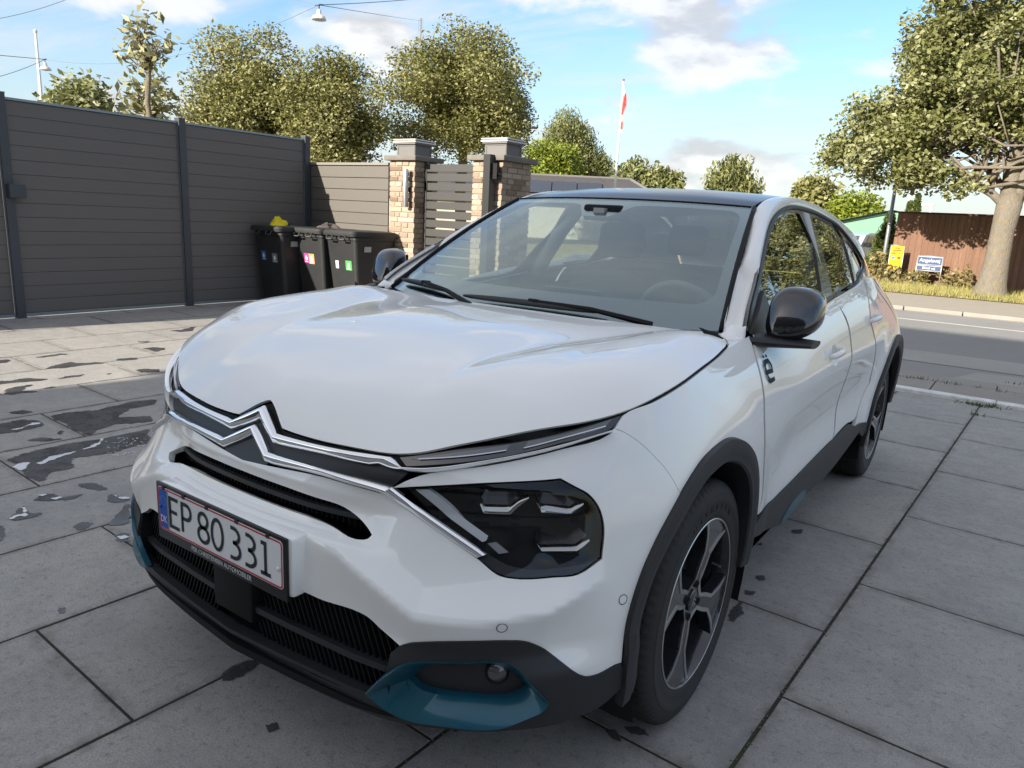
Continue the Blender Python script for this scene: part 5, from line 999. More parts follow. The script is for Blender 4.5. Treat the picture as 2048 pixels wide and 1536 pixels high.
# ---------------- house behind the photographer: it shades the drive ----------------
HS=empty('house',(3.5,-16.2,0),label='gabled brick house behind the photographer that shades the drive',cat='house')
HW=nodemat('house_brick',lambda h:(h.col(h.mixc(h.noise(2,4),(.46,.41,.34),(.54,.49,.41))),),.9)
X0,X1,Y0,Y1,ZE,ZR=-9.9,16.,4.6,-5.4,5.6,11.2
mb=MB(); mb.prism([(Y1,0),(Y0,0),(Y0,ZE),(0,ZR-.15),(Y1,ZE)],X0,X1,lambda a,b,t:(t,a,b)); mb.build('wall',HW,HS)
mb=MB(); ov=.35; sl=(ZR-ZE)/Y0; mb.add([(X0-.15,Y0+ov,ZE-sl*ov+.05),(X1+.3,Y0+ov,ZE-sl*ov+.05),(X1+.3,0,ZR+.05),(X0-.15,0,ZR+.05),(X0-.15,Y1-ov,ZE-.4),(X1+.3,Y1-ov,ZE-.4),(X0-.15,Y0+ov,ZE-sl*ov-.1),(X1+.3,Y0+ov,ZE-sl*ov-.1)],[(0,1,2,3),(3,2,5,4),(1,0,6,7)]); mb.build('roof',RT,HS)
for (x,w_,z0,z1) in((-9,1.5,.9,2.2),(-5.2,1.6,.9,2.2),(2.6,1.8,.9,2.2),(7.2,1.6,.9,2.2),(12,1.6,.9,2.2),(-9,1.5,3.6,4.8),(-5.2,1.6,3.6,4.8),(-1,1.2,3.6,4.8),(2.6,1.8,3.6,4.8),(7.2,1.6,3.6,4.8),(12,1.6,3.6,4.8)):
    mb=MB(); mb.box((x-w_/2,Y0-.05,z0),(x+w_/2,Y0+.02,z1)); wd_=mb.build('window',mat('house_glass',(.02,.022,.025),.03,0,1),HS); mb=MB()
    for a,b,c,d in((x-w_/2-.06,x-w_/2,z0-.06,z1+.06),(x+w_/2,x+w_/2+.06,z0-.06,z1+.06),(x-w_/2,x+w_/2,z1,z1+.06),(x-w_/2,x+w_/2,z0-.06,z0),(x-.03,x+.03,z0,z1)): mb.box((a,Y0-.05,c),(b,Y0+.05,d))
    mb.build('window_frame',mat('house_white',(.7,.7,.68),.5),wd_)
mb=MB(); mb.box((-.75,Y0-.05,0),(.25,Y0+.03,2.1)); dd=mb.build('door',mat('house_door',(.05,.06,.08),.4),HS); mb=MB(); mb.tube([(.12,Y0+.07,.95),(.12,Y0+.07,1.15)],.015,6); mb.build('handle',CHROME,dd)

# ---------------- car ----------------
CAR=empty('car',label='white crossover car with black roof and chrome chevron grille parked on the paved drive',cat='car')
def ribbon(name,top,bot,h,parent,mode='sym',m=CHROME,seg=5,ridge=.45,base=-.006):
    T=dens(top,False,seg,corner=14); B=dens(bot,False,seg,corner=14); rows=[]
    for t,o in((0,base),(0,.003),(.10,h*.62),(ridge-.12,h*.96),(ridge,h),(ridge+.12,h*.92),(.90,h*.45),(1,.002),(1,base)):
        rows.append(sk(T*(1-t)+B*t,o))
    return strip(name,rows,m,parent,mode,sharp=50)
# hood surface: height field fitted to its outline, centre line and silhouette
HE=dens(O['hood_edge'],False,6)
CRX=np.array([-.75,-.65,-.545,-.345,-.15,.06,.2,.4]);CRV=np.array([.335,.345,.36,.39,.43,.52,.60,.72])
def hump(x,y):
    ax=np.abs(x); xc=np.interp(y,CRX,CRV); d_=ax-xc; d_=.5*(d_+np.sqrt(d_*d_+.017**2)); t=np.clip(d_/.15,0,1)
    return .024*sst(-.70,-.50,y)*(1-.75*sst(-.05,.24,y))*t*(2-t)*(1-sst(.60,.80,ax))
HG=.075; HX0,HY0=-1.05,-.95; HNX,HNY=31,22
HZ0=[[0.38707,0.43194,0.47519,0.51583,0.55317,0.58682,0.61669,0.6429,0.66578,0.68557,0.70225,0.7155,0.725,0.73087,0.73403,0.73651,0.74131,0.75134,0.76776,0.78946,0.81412,0.83961],[0.41831,0.46548,0.51145,0.55522,0.59598,0.63319,0.66661,0.69637,0.72285,0.74627,0.76625,0.78197,0.79294,0.79914,0.80123,0.80109,0.80254,0.81031,0.82611,0.84798,0.87271,0.89772],[0.44788,0.49779,0.54679,0.59392,0.63832,0.67928,0.71642,0.74981,0.78014,0.80776,0.8314,0.84946,0.86172,0.86835,0.86968,0.86679,0.86398,0.86915,0.88453,0.90644,0.93084,0.95428],[0.47459,0.52772,0.58014,0.631,0.67941,0.72454,0.76578,0.80313,0.83805,0.87151,0.89931,0.91858,0.93105,0.93791,0.93932,0.93494,0.92807,0.93065,0.94485,0.96453,0.98668,1.00594],[0.49754,0.55424,0.61043,0.66536,0.71816,0.76795,0.81398,0.85586,0.89739,0.94089,0.97264,0.98939,0.99926,1.00498,1.00625,1.00483,1.00313,1.0046,1.01139,1.02086,1.03509,1.04647],[0.516,0.57647,0.6366,0.69577,0.75307,0.80758,0.8589,0.90573,0.95318,0.99833,1.0216,1.03051,1.0361,1.0409,1.04422,1.05137,1.06306,1.06216,1.05222,1.04952,1.05813,1.06731],[0.52952,0.59374,0.65779,0.72111,0.78259,0.84054,0.89423,0.93913,0.97336,0.99913,1.01408,1.02332,1.02906,1.03394,1.03984,1.05031,1.05842,1.05342,1.04339,1.04645,1.05899,1.0716],[0.53796,0.60575,0.67344,0.74056,0.80605,0.86683,0.91764,0.95522,0.97835,0.99225,1.00211,1.01071,1.01705,1.02276,1.0299,1.04011,1.04742,1.04814,1.04608,1.04981,1.0595,1.07059],[0.54162,0.61277,0.68365,0.75368,0.82205,0.8858,0.93339,0.96499,0.98356,0.99401,1.00138,1.00811,1.01419,1.02033,1.02758,1.03617,1.0435,1.04823,1.05048,1.05361,1.06016,1.06839],[0.54123,0.61567,0.68975,0.76244,0.83213,0.89591,0.9422,0.97137,0.98843,0.99838,1.0053,1.01135,1.01715,1.02311,1.02961,1.03649,1.04271,1.04765,1.05122,1.05473,1.05973,1.06582],[0.53784,0.61564,0.69362,0.77153,0.84678,0.90905,0.95063,0.9763,0.99224,1.00272,1.01045,1.01693,1.02285,1.02849,1.03398,1.03917,1.04364,1.04725,1.05051,1.05402,1.05823,1.06301],[0.53279,0.61364,0.69498,0.77763,0.8615,0.92496,0.95905,0.97955,0.99434,1.00589,1.01512,1.02268,1.02907,1.0345,1.03911,1.0429,1.04565,1.04749,1.04965,1.05268,1.05628,1.06019],[0.52764,0.61138,0.69588,0.78299,0.87647,0.94106,0.96488,0.98041,0.99484,1.00777,1.01853,1.02715,1.03409,1.03944,1.04347,1.04642,1.04812,1.04856,1.04932,1.05155,1.0545,1.05772],[0.52372,0.61036,0.69834,0.7899,0.8851,0.9452,0.96658,0.98132,0.99569,1.00898,1.02024,1.02926,1.0364,1.04172,1.04554,1.04818,1.04953,1.04952,1.04957,1.05099,1.05325,1.05587],[0.52153,0.61057,0.70094,0.79358,0.88953,0.94216,0.96378,0.98156,0.99666,1.00971,1.02071,1.0295,1.03656,1.04183,1.04562,1.04836,1.0499,1.05002,1.0499,1.0508,1.05257,1.05475],[0.52099,0.61186,0.7068,0.81044,0.91245,0.94666,0.96134,0.98112,0.99696,1.00993,1.02073,1.02926,1.03627,1.04148,1.04527,1.04817,1.04999,1.05017,1.04995,1.05074,1.05235,1.05438]]
HZ=np.array(HZ0+HZ0[-2::-1])[...,None]
def hoodf(x,y):
    z=spl2(HZ,(x-HX0)/HG,(y-HY0)/HG)[...,0]; return np.stack([x+0*y,y+0*x,z+hump(x,y)],-1)
E3=sk(HE); hp=[(p[0],p[1]) for p in E3]
rear=[(.797,.235),(.789,.268),(.772,.290),(.745,.300),(.70,.303),(.55,.285),(.3,.262),(0,.25)]
half=np.array([p for p,q in zip(hp,HE) if q[1]<11.05]+rear); half=np.array(half)*[1,1]
cen=np.array([0,-.2]); 
outl=np.concatenate([half,half[::-1][1:-1]*[-1,1]])
ar=.5*np.sum(outl[:,0]*np.roll(outl[:,1],-1)-np.roll(outl[:,0],-1)*outl[:,1])
if ar<0: outl=outl[::-1]
hood=emit_panel('hood',panel_data(inset(outl,.0024),(),0,.007,hoodf,.0115,(1,1)),PAINT,CAR,'one')[0]
# fascia and fenders
_q=np.linspace(0,1,9); OB=skin(10.24+.90*_q,10.95+.30*_q); inner=[(.809,.160),(.801,.237),(.793,.271),(.775,.295),(.750,.3055),(.742,.315)]
emit_panel('fender_corner',panel_data(np.array(inner+[(.738,.40),(.76,.425)]+[(float(p[0])+.002,float(p[1])) for p in OB[::-1]]),(),0,.006,hoodf,.012,(1,1)),PAINT,CAR,'pair')
# slot cut as an edge-touching hole: outline walks down the centre line, round the slot
def with_slot():
    o=list(map(tuple,dens(O['bumper'],False,4,corner=28))); s=list(map(tuple,dens(O['slot'],False,5,corner=45)))
    # centre points: first = top centre, last = bottom centre
    return np.array(o+[(0.0,s[-1][1])]+s[::-1][1:]+[])
BO=with_slot(); emit_panel('front_bumper',panel_data(BO,[],0,.020,step=.0095),PAINT,CAR,'sym')
mid=.5*(np.array(O['slot'][0])+np.array(O['slot'][-1]))
# slot interior: walls + backing + fins
so_=dens(O['slot'],False,5,corner=45)
strip('upper_grille_surround',[sk(so_,-.018),sk(so_,-.075)],DARK,CAR,'sym')
zs=[(x,) for x in np.linspace(0,.43,20)]
SO3=sk(so_)
def slot_z(x):
    P=SO3; t=P[:len(P)//2]; 
    up=P[:P[:,0].argmax()+1]; lo=P[P[:,0].argmax():][::-1]
    return np.interp(x,up[:,0],up[:,2]),np.interp(x,lo[:,0],lo[:,2])
def yfront(x,z): 
    u,v=uv_xz(abs(x),z); return skin(u,v)[1]
def slab(name,xs,zt,zb,ytf,dep,m,parent):
    """curved bar across the nose"""
    rows=[[(x,ytf(x),zt(x)) for x in xs],[(x,ytf(x),zb(x)) for x in xs],[(x,ytf(x)+dep,zb(x)) for x in xs],[(x,ytf(x)+dep,zt(x)) for x in xs],[(x,ytf(x),zt(x)) for x in xs]]
    return strip(name,[np.array(r) for r in rows],m,parent,'one',sharp=30)
xs=np.linspace(-.41,.41,33)
ysl=np.array([yfront(x,.695) for x in np.linspace(0,.43,12)]); yS=lambda x:np.interp(abs(x),np.linspace(0,.43,12),ysl)
slab('upper_grille_backing',xs,lambda x:.745,lambda x:.645,lambda x:yS(x)+.070,.004,LINER,CAR)
slab('upper_grille_bar',xs,lambda x:.700-.05*x*x,lambda x:.688-.05*x*x,lambda x:yS(x)+.007,.02,PLAST,CAR)
mb=MB()
for x in np.linspace(-.40,.40,58):
    a,b=slot_z(abs(x)); 
    if a-b>.008: mb.box((x-.0016,yS(x)+.018,b-.004),(x+.0016,yS(x)+.068,a+.004))
mb.build('upper_grille_fins',DARK,CAR)
panel('grille_panel',O['low_chrome_top']+list(reversed(O['up_chrome_bot'][:-4])),mat('satin_black_panel',(.016,.017,.021),.42),CAR,'sym',off=-.007,thick=.01)
panel('chevron_infill',O['low_chrome_bot'][:3]+[O['bumper'][1],O['bumper'][0]],MATS['satin_black_panel'],CAR,'sym',off=-.004,thick=.01,step=.01)
ribbon('chrome_chevron_lower',O['low_chrome_top'],O['low_chrome_bot'],.017,CAR)
ribbon('chrome_chevron_upper',O['up_chrome_top'],O['up_chrome_bot'],.016,CAR)
ribbon('chrome_headlight_strip',O['leg_top'],O['leg_bot'],.010,CAR,'pair')
# dark gap behind hood edge
gp=dens([(u,v) for u,v in O['hood_edge'][:10]],False,5); gb=dens([(u,v-.55) for u,v in O['hood_edge'][:10]],False,5)
strip('hood_gap_seal',[sk(gp,-.012),sk(gb,-.010)],DARK,CAR,'sym')
panel('fender',O['fender'],PAINT,CAR,'pair',off=0,thick=.015,step=.018,gap=.0016)
gk=[(u,v) for u,v in O['hood_edge'][9:]]; gk2=[(u+.25,v-.7) for u,v in gk]; gk0=[(u-.2,v+.5) for u,v in gk]
strip('hood_channel',[sk(dens(gk0,False,4),-.03),sk(dens(gk,False,4),-.012),sk(dens(gk2,False,4),-.012)],DARK,CAR,'pair')
sm=[(u,v) for u,v in O['fender'][-7:]]; strip('bumper_seam',[sk(dens([(u-.15,v) for u,v in sm],False,4),-.010),sk(dens([(u+.15,v) for u,v in sm],False,4),-.010)],DARK,CAR,'pair')
# lower black bumper, grille
TE=dens(O['teal'],True,5,corner=60); PO=dens(O['pocket'],True,5,corner=60)
panel_lo=panel_data(dens(O['lower'],True,4,corner=28),[TE],.004,.03,step=.018); emit_panel('lower_bumper',panel_lo,PLAST,CAR,'sym')
n=96; T3=np.array(resamp(TE*[.15,.08],n,True))/[.15,.08]; P3=np.array(resamp(PO*[.15,.08],n,True))/[.15,.08]
def align(A,B):
    s=min(range(n),key=lambda s:((A-np.roll(B,-s,0))**2*[1,.3]).sum()); return np.roll(B,-s,0)
P3=align(T3,P3)
FOG=strip('fog_lamp_bezel',[sk(T3,-.002),sk(T3,.010),sk(T3*.93+P3*.07,.013),sk(T3*.75+P3*.25,.006),sk(P3,-.030),sk(P3,-.05)],TEAL,CAR,'pair',sharp=50,closed=True)
emit_panel('fog_pocket',panel_data(P3,[],-.048,0,step=.02),PLAST,tuple(FOG),'pair')
fc=skin(4.30,2.66)+skin_n(4.30,2.66)*-.046
for s,f in((1,FOG[0]),(-1,FOG[1])):
    mb=MB(); ax=Vector(skin_n(4.28,2.62)*[s,1,1]); q=ax.to_track_quat('Z','Y').to_matrix().to_4x4(); q.translation=Vector(fc*[s,1,1])
    mb.lathe([(-.02,.025),(.002,.026),(.004,.024),(.0,.022)],28,'z',q); mb.build('fog_lamp_ring',DARK,f,True)
    mb=MB(); mb.lathe([(.001,.022),(.006,.016),(.008,.0001)],28,'z',q); mb.build('fog_lamp_glass',mat('fog_glass',(.10,.10,.105),.12,.4,1),f,True)
gl=dens(O['lowgrille'],False,5,corner=45)
strip('lower_grille_surround',[sk(gl,-.004),sk(gl,-.09)],DARK,CAR,'sym')
yLg=lambda x:np.interp(abs(x),[0,.2,.4,.5,.56],[-.87,-.855,-.835,-.815,-.79])
xs2=np.linspace(-.54,.54,31)
slab('lower_grille_backing',xs2,lambda x:.53,lambda x:.29,lambda x:yLg(x)+.085,.004,LINER,CAR)
slab('lower_grille_bar',xs2*.92,lambda x:.408-.03*abs(x),lambda x:.392-.03*abs(x),lambda x:yLg(x)+.012,.03,PLAST,CAR)
slab('lower_grille_lip',xs2*.95,lambda x:.322,lambda x:.312,lambda x:yLg(x)-.001,.03,PLAST,CAR)
mb=MB()
for s in(-1,1):
    for x in np.arange(.06,.52,.0165):
        M=Matrix.Translation((s*x,yLg(x)+.055,.41))@Matrix.Rotation(R(-s*24),4,'Y'); mb.box((-.0022,-.03,-.095),(.0022,.03,.095),M)
mb.build('lower_grille_fins',DARK,CAR)
mb=MB(); mb.box((-.075,-.862,.36),(.085,-.80,.50),bev=.008); mb.build('radar_cover',DARK,CAR,True,sharp=40)
slab('front_skid_lip',np.linspace(-.55,.55,33),lambda x:.284,lambda x:.264+.018*(abs(x)/.55)**4,lambda x:yLg(x)+.004,.02,DARK,CAR)
# number plate on its white plinth
mb=MB(); mb.box((-.262,-.886,.508),(.273,-.80,.652),bev=.010); mb.build('plate_plinth',PAINT,CAR,True,sharp=40)
PL=empty('number_plate'); PL.parent=CAR
mb=MB(); mb.box((-.263,-.8935,.499),(.263,-.8855,.652),bev=.003); mb.build('plate_holder',mat('holder_black',(.012,.013,.015),.3),PL,True,sharp=40)
def rrect(x0,x1,z0,z1,r,n=5):
    o=[]
    for cx,cz,a in((x1-r,z0+r,-90),(x1-r,z1-r,0),(x0+r,z1-r,90),(x0+r,z0+r,180)):
        for i in range(n+1): t=R(a+90*i/n); o.append((cx+r*math.cos(t),cz+r*math.sin(t)))
    return o
def plate_piece(nm,poly,t0,t1,m): mb=MB(); mb.prism(poly,t0,t1,lambda a,b,t:(a,t,b)); return mb.build(nm,m,PL)
PY=-.8945
plate_piece('plate_board',rrect(-.252,.252,.527,.643,.010),PY+.001,PY,PLATEW)
ro=rrect(-.2505,.2505,.5285,.6415,.009);ri=rrect(-.2465,.2465,.5325,.6375,.006); k=len(ro)
mb=MB(); mb.add([(a,PY-.0007,b) for a,b in ro+ri],[(i,(i+1)%k,k+(i+1)%k,k+i) for i in range(k)]); mb.build('plate_border',PLATER,PL)
mb=MB(); mb.add([(-.246,PY-.0008,.5335),(-.211,PY-.0008,.5335),(-.211,PY-.0008,.6365),(-.246,PY-.0008,.6365)],[(0,1,2,3)]); mb.build('plate_band',PLATEU,PL)
mb=MB(); mb.add([(-.211,PY-.0008,.5335),(-.206,PY-.0008,.5335),(-.206,PY-.0008,.6365),(-.211,PY-.0008,.6365)],[(0,1,2,3)]); mb.build('plate_seal_strip',mat('grey_foil',(.25,.25,.25),.4),PL)
def stroke(mb,pts,wd,fr,closed=False):
    P=np.array(pts,float); n=len(P); L_=[];Rr=[]
    for i in range(n):
        a=P[i-1] if(i>0 or closed) else P[i]; b=P[(i+1)%n] if(i<n-1 or closed) else P[i]
        d0=P[i]-a; d1=b-P[i]; l0=np.linalg.norm(d0);l1=np.linalg.norm(d1)
        d0=d0/l0 if l0>0 else d1/l1; d1=d1/l1 if l1>0 else d0
        m_=d0+d1; m_/=np.linalg.norm(m_); nn=np.array([-m_[1],m_[0]]); c=max(.45,nn@np.array([-d0[1],d0[0]])); L_.append(P[i]+nn*wd/2/c); Rr.append(P[i]-nn*wd/2/c)
    V=[fr(*p) for p in L_+Rr]; F=[(i,(i+1)%n,n+(i+1)%n,n+i) for i in range(n if closed else n-1)]
    mb.add(V,F)
def arc(cx,cy,rx,ry,a0,a1,n=14): return [(cx+rx*math.cos(R(a0+(a1-a0)*i/n)),cy+ry*math.sin(R(a0+(a1-a0)*i/n))) for i in range(n+1)]
W_=.042;Hh=.076
GLY={'E':[[(.036,0),(0,0),(0,1),(.034,1)],[(0,.53),(.028,.53)]],
'P':[[(0,0),(0,1),(.018,1)]+arc(.018,.745,.016,.255,90,-90,10)+[(0,.49)]],
'8':[arc(.02,.745,.0165,.245,-90,270,20),arc(.02,.25,.0195,.255,90,450,20)],
'0':[arc(.02,.5,.0195,.5,0,360,28)],
'3':[[(.003,.985)]+arc(.012,.75,.020,.235,88,-90,12)[0:]+[(.010,.515)],[(.010,.515)]+arc(.012,.25,.022,.262,90,-90,12)+[(0,.0)]],
'1':[[(.004,.97),(.018,.97),(.018,0)],[(.002,0),(.034,0)]]}
def plate_text():
    x=-.198
    for ch,adv in(('E',.055),('P',.069),('8',.058),('0',.074),('3',.058),('3',.055),('1',.04)):
        mb=MB()
        for s in GLY[ch]:
            cl=ch in'80'; pts=[(x+a*1.12,.547+b*Hh) for a,b in(s[:-1] if cl else s)]
            stroke(mb,pts,.0098,lambda a,b:(a,PY-.0012,b),cl)
        mb.build('plate_character',PLATEB,PL); x+=adv
plate_text()
text('country_letters','DK',.027,(-.2285,PY-.0012,.556),mat('plate_ivory',(.7,.7,.72),.5),PL,sx=.8)
text('dealer_lettering','PER CHRISTENSEN AUTOMOBILER',.0172,(.012,-.8938,.5128),mat('holder_print',(.55,.56,.56),.5),PL,sx=.93)
mb=MB()
for i in range(12):
    t=2*math.pi*i/12; mb.add([(-.2285+.0115*math.cos(t)+dx,PY-.0011,.607+.0125*math.sin(t)+dz) for dx,dz in((-.001,-.001),(.001,-.001),(.001,.001),(-.001,.001))],[(0,1,2,3)])
mb.build('plate_stars',mat('plate_star',(.55,.45,.12),.5),PL)
for x,z,m in((-.240,.590,PLATEU),(.238,.576,PLATEW)):
    mb=MB(); mb.lathe([(PY-.001,.0052),(PY-.004,.0048),(PY-.0055,.0028),(PY-.006,.0001)],16,'y',Matrix.Translation((x,0,z))); mb.build('plate_screw',m,PL,True)
for x in(-.225,-.135,-.035,.085,.2): mb=MB(); mb.box((x-.006,-.8962,.637),(x+.006,-.893,.648)); mb.build('plate_clip',MATS['holder_black'],PL)
# parking sensors
for nm in('sensor_a','sensor_b'):
    u,v=O[nm][0]; p=skin(u,v);nn=skin_n(u,v)
    for s in(1,-1):
        q=Vector(nn*[s,1,1]).to_track_quat('Z','Y').to_matrix().to_4x4(); q.translation=Vector((p+nn*.0004)*[s,1,1])
        mb=MB(); mb.lathe([(.0002,.0102),(.0004,.0118)],24,'z',q); so2=mb.build('parking_sensor',DARK,CAR)
        mb=MB(); mb.lathe([(.0003,.0100),(.0005,.0001)],24,'z',q); mb.build('sensor_disc',PAINT,so2)
# headlights
HL=[empty('headlight'),empty('headlight')]
for h in HL: h.parent=CAR
HL=tuple(HL)
hl=dens(O['headlight'],True,5,corner=30)
panel('headlight_housing',O['headlight'],DARK,HL,off=-.055,thick=0,seg=5)
strip('headlight_wall',[sk(hl,-.001),sk(hl,-.056)],DARK,HL,closed=True)
emit_panel('headlight_lens',panel_data(hl,[],-.004,0,step=.02),LENS,HL)

panel('headlight_bar',HLI['bar'],DRLM,HL,off=-.009,thick=.012,step=.012)
panel('headlight_bar',HLI['bar2'],mat('bar_grey',(.28,.28,.29),.3),HL,off=-.018,thick=.012,step=.012)
for i in range(3):
    t=dens(HLI['tick%d'%i],False,6,corner=20); w_=np.array([0,.085]); e=np.linspace(0,1,len(t))[:,None]
    tp=.35+.65*np.minimum(1,4*np.minimum(e,1-e)+.35)
    strip('headlight_reflector',[sk(t+w_*tp,-.030),sk(t+w_*tp*.2,-.018),sk(t-w_*tp,-.016),sk(t-w_*tp,-.034)],mat('lamp_chrome',(.45,.44,.42),.12,1),HL,sharp=60)
    c=t.mean(0); up=t+np.array([0,.42]); 
    strip('headlight_module',[sk(t+w_*.8,-.034),sk(up*.8+c*.2,-.05)],mat('smoked_module',(.012,.012,.014),.3,0,.3),HL)
panel('headlight_lower_trim',HLI['low'],PLAST,HL,off=-.006,thick=.02,step=.012)
DR=[empty('daytime_lamp'),empty('daytime_lamp')]
for d in DR: d.parent=CAR
DR=tuple(DR)
panel('lamp_body',O['drl'],mat('lamp_black',(.008,.008,.009),.1,0,1),DR,off=-.006,thick=.012,step=.014)
panel('light_guide',HLI['drl_a'],mat('guide_grey',(.10,.105,.11),.14,.0,1),DR,off=-.0035,thick=.003,step=.01)
panel('light_guide',HLI['drl_b'],MATS['guide_grey'],DR,off=-.0035,thick=.003,step=.01)
for nm in('drl_a','drl_b'):
    q=HLI[nm]; e0=dens(q[3:][::-1] if False else q[3:],False,5,corner=80)
    strip('light_edge',[sk(e0+[0,.035],-.001),sk(e0-[0,.01],.001)],mat('light_edge_white',(.6,.61,.63),.25,0,.5),DR)
# arches
def arch_clad(name,uv,c,parent=CAR,wd=.066):
    o=dens(uv,False,5,corner=60); A=sk(o,.002); Nn=skin_n(o[:,0],o[:,1]); d=np.zeros_like(A); d[:,1:]=np.array(c)-A[:,1:]; d/=np.linalg.norm(d,axis=1,keepdims=True)
    rows=[A-Nn*.012,A+Nn*.002,A+d*.004+Nn*.013,A+d*.030+[.016,0,0],A+d*(wd*.62)+[.012,0,0],A+d*(wd-.006)+[.010,0,0],A+d*wd+[.004,0,0],A+d*(wd+.004)+[-.10,0,0]]
    return strip(name,rows,PLAST,parent,'pair',sharp=28)
AF=[(6.62,1.35),(6.64,1.75)]+O['arch'][1:-1]+[(O['arch'][-2][0]+.02,2.95),(O['arch'][-2][0]+.02,2.45),(O['arch'][-2][0]+.0,1.95)]
AF[2:2]=[(6.62,2.30),(6.63,2.75)]
arch_clad('wheel_arch_trim',AF,(0.,.345))
AR=[uv_yz(2.67-.475*math.cos(R(t)),.355+.475*math.sin(R(t)),16.,6.) for t in range(-8,190,11)]
arch_clad('wheel_arch_trim',AR,(2.67,.345))
st,sb=O['sill_top'],O['sill_bot']
panel('sill_trim',st+[(16.02,2.75),(16.04,2.3),(15.92,2.05)]+sb[::-1],PLAST,CAR,'pair',off=.007,thick=.05,step=.02)
panel('sill_accent',O['sill_teal'],TEAL,CAR,'pair',off=.010,thick=.006,step=.02)
for y0,y1 in((.35,2.3),):
    rows=[]; ys=np.linspace(y0,y1,24)
    for x,z in((.86,.30),(.80,.22),(.5,.20)): rows.append(np.array([(x,y,z) for y in ys]))
    strip('sill_underside',rows,LINER,CAR,'pair')
# wheel wells and floor
for yc in(0.,2.67):
    for s in(1,-1):
        mb=MB(); pr=[(.885,.408),(.84,.412),(.60,.412),(.58,.40),(.58,.05)]
        mb.lathe(pr,48,'x',Matrix.Translation((0,yc,.345))); V=[v for v in mb.V]
        mb.F=[f for f in mb.F if sum(mb.V[i][2] for i in f)/4>.20]
        mb.build('wheel_liner',LINER,CAR,True,mirror=s<0)
mb=MB(); mb.box((-.60,-.70,.22),(.60,3.2,.27)); mb.box((-.80,.50,.22),(.80,2.15,.27)); mb.build('floor_pan',LINER,CAR)
# doors
def cup(y,z): return [uv_yz(y+.052*math.cos(R(t)),z+.042*math.sin(R(t)),13.,8.) for t in range(0,360,20)]
hf=(1.245,.888); hr=(2.02,.962)
FD=list(O['door_front']); RD=[(a+.03,b) for a,b in O['mid']]
def door(name,out,hc,labelpos):
    ds=[]
    c=cup(*hc); ds=panel(name,out,PAINT,CAR,'pair',off=0,thick=.015,step=.022,holes=[c],seg=4,gap=.0018)
    cc=np.array(c); c0=cc.mean(0); rows=[sk(np.vstack([c0+(cc-c0)*r,c0+(cc[:1]-c0)*r]),-.024*(1-r*r)) for r in(1.,.85,.65,.4,.05)]
    strip('handle_cup',rows,PAINT,tuple(ds),'pair',sharp=80)
    for s,d in((1,ds[0]),(-1,ds[1])):
        P=[];ys=np.linspace(hc[0]-.105,hc[0]+.10,15)
        for i,y in enumerate(ys):
            t=i/14; u,v=uv_yz(y,hc[1]+.004+.012*t,13.,8.); b=skin(u,v);nn=skin_n(u,v); o=.036*math.sin(math.pi*min(1,max(0,.06+.88*t)))**.55
            P.append((b+nn*(o-.004)))
        ring=[]
        for i,p in enumerate(P):
            t=i/14; hgt=.0135*(1-.25*abs(2*t-1)**3); th=.0085
            ring.append([(p[0]+th*math.cos(a)*.9,p[1],p[2]+hgt*math.sin(a)) for a in np.linspace(0,2*math.pi,13)[:-1]])
        mb=MB()
        g=np.array(ring); g=np.concatenate([g,g[:,:1]],1); mb.grid(g); mb.F.append(tuple(range(12))); 
        mb.build('door_handle',PAINT,d,True,mirror=s<0)
    return ds
fd=door('front_door',FD,hf,0)
bl=O['belt_line']; i0=[i for i,b in enumerate(bl) if b[0]>14.0][0]
RDo=RD[::-1][::-1]
redge=O['rear_edge']
rdo=[(14.06,11.84)]+[b for b in bl[i0+1:]]+redge[2:]+[(15.45,3.35),(15.25,3.3),(15.05,3.38),(14.75,3.34)]+[(a+.035,b) for a,b in O['mid'][::-1]][:-1]
rd=door('rear_door',rdo,hr,0)
dg=dens(O['mid'],False,4); strip('door_gap',[sk(dg-[.12,0],-.012),sk(dg+[.15,0],-.012)],DARK,CAR,'pair')
dg=dens([(u,v) for u,v in O['fender'][8:17]],False,4); strip('door_gap',[sk(dg-[.15,0],-.012),sk(dg+[.15,0],-.012)],DARK,CAR,'pair')
# rear quarter, tail
arr=[uv_yz(2.67-.475*math.cos(R(t)),.355+.475*math.sin(R(t)),16.,6.) for t in range(8,176,12)]
rq=[(bl[-1][0]+.03,bl[-1][1]+.0)]+[(16.2,12.3),(17.,12.3),(18.,12.3),(19.,12.3),(20.,12.2),(21,12.2),(22.2,12.2),(24,12.2),(24,2.0),(22.2,2.0),(21.2,2.0),(20.3,2.0)]+arr[::-1]+[(15.80,2.72),(15.45,2.80),(15.56,3.6),(15.66,4.05)]+[(a+.04,b) for a,b in redge[::-1][1:-1]]
panel('rear_quarter',rq,PAINT,CAR,'sym' if False else 'pair',off=0,thick=.015,step=.03,seg=3,gap=.0015)
panel('rear_bumper',[(20.25,2.05),(21.2,2.05),(22.2,2.05),(24,2.05),(24,.6),(22.2,.6),(21.2,.7),(20.4,1.0)],PLAST,CAR,'pair',off=.004,thick=.02,step=.03,seg=3)
panel('tail_lamp',[(20.3,10.2),(21.2,10.4),(22.4,10.4),(22.4,9.5),(21.2,9.5),(20.5,9.6)],mat('tail_red',(.10,.006,.008),.1,0,1),CAR,'pair',off=.012,thick=.02,step=.03)
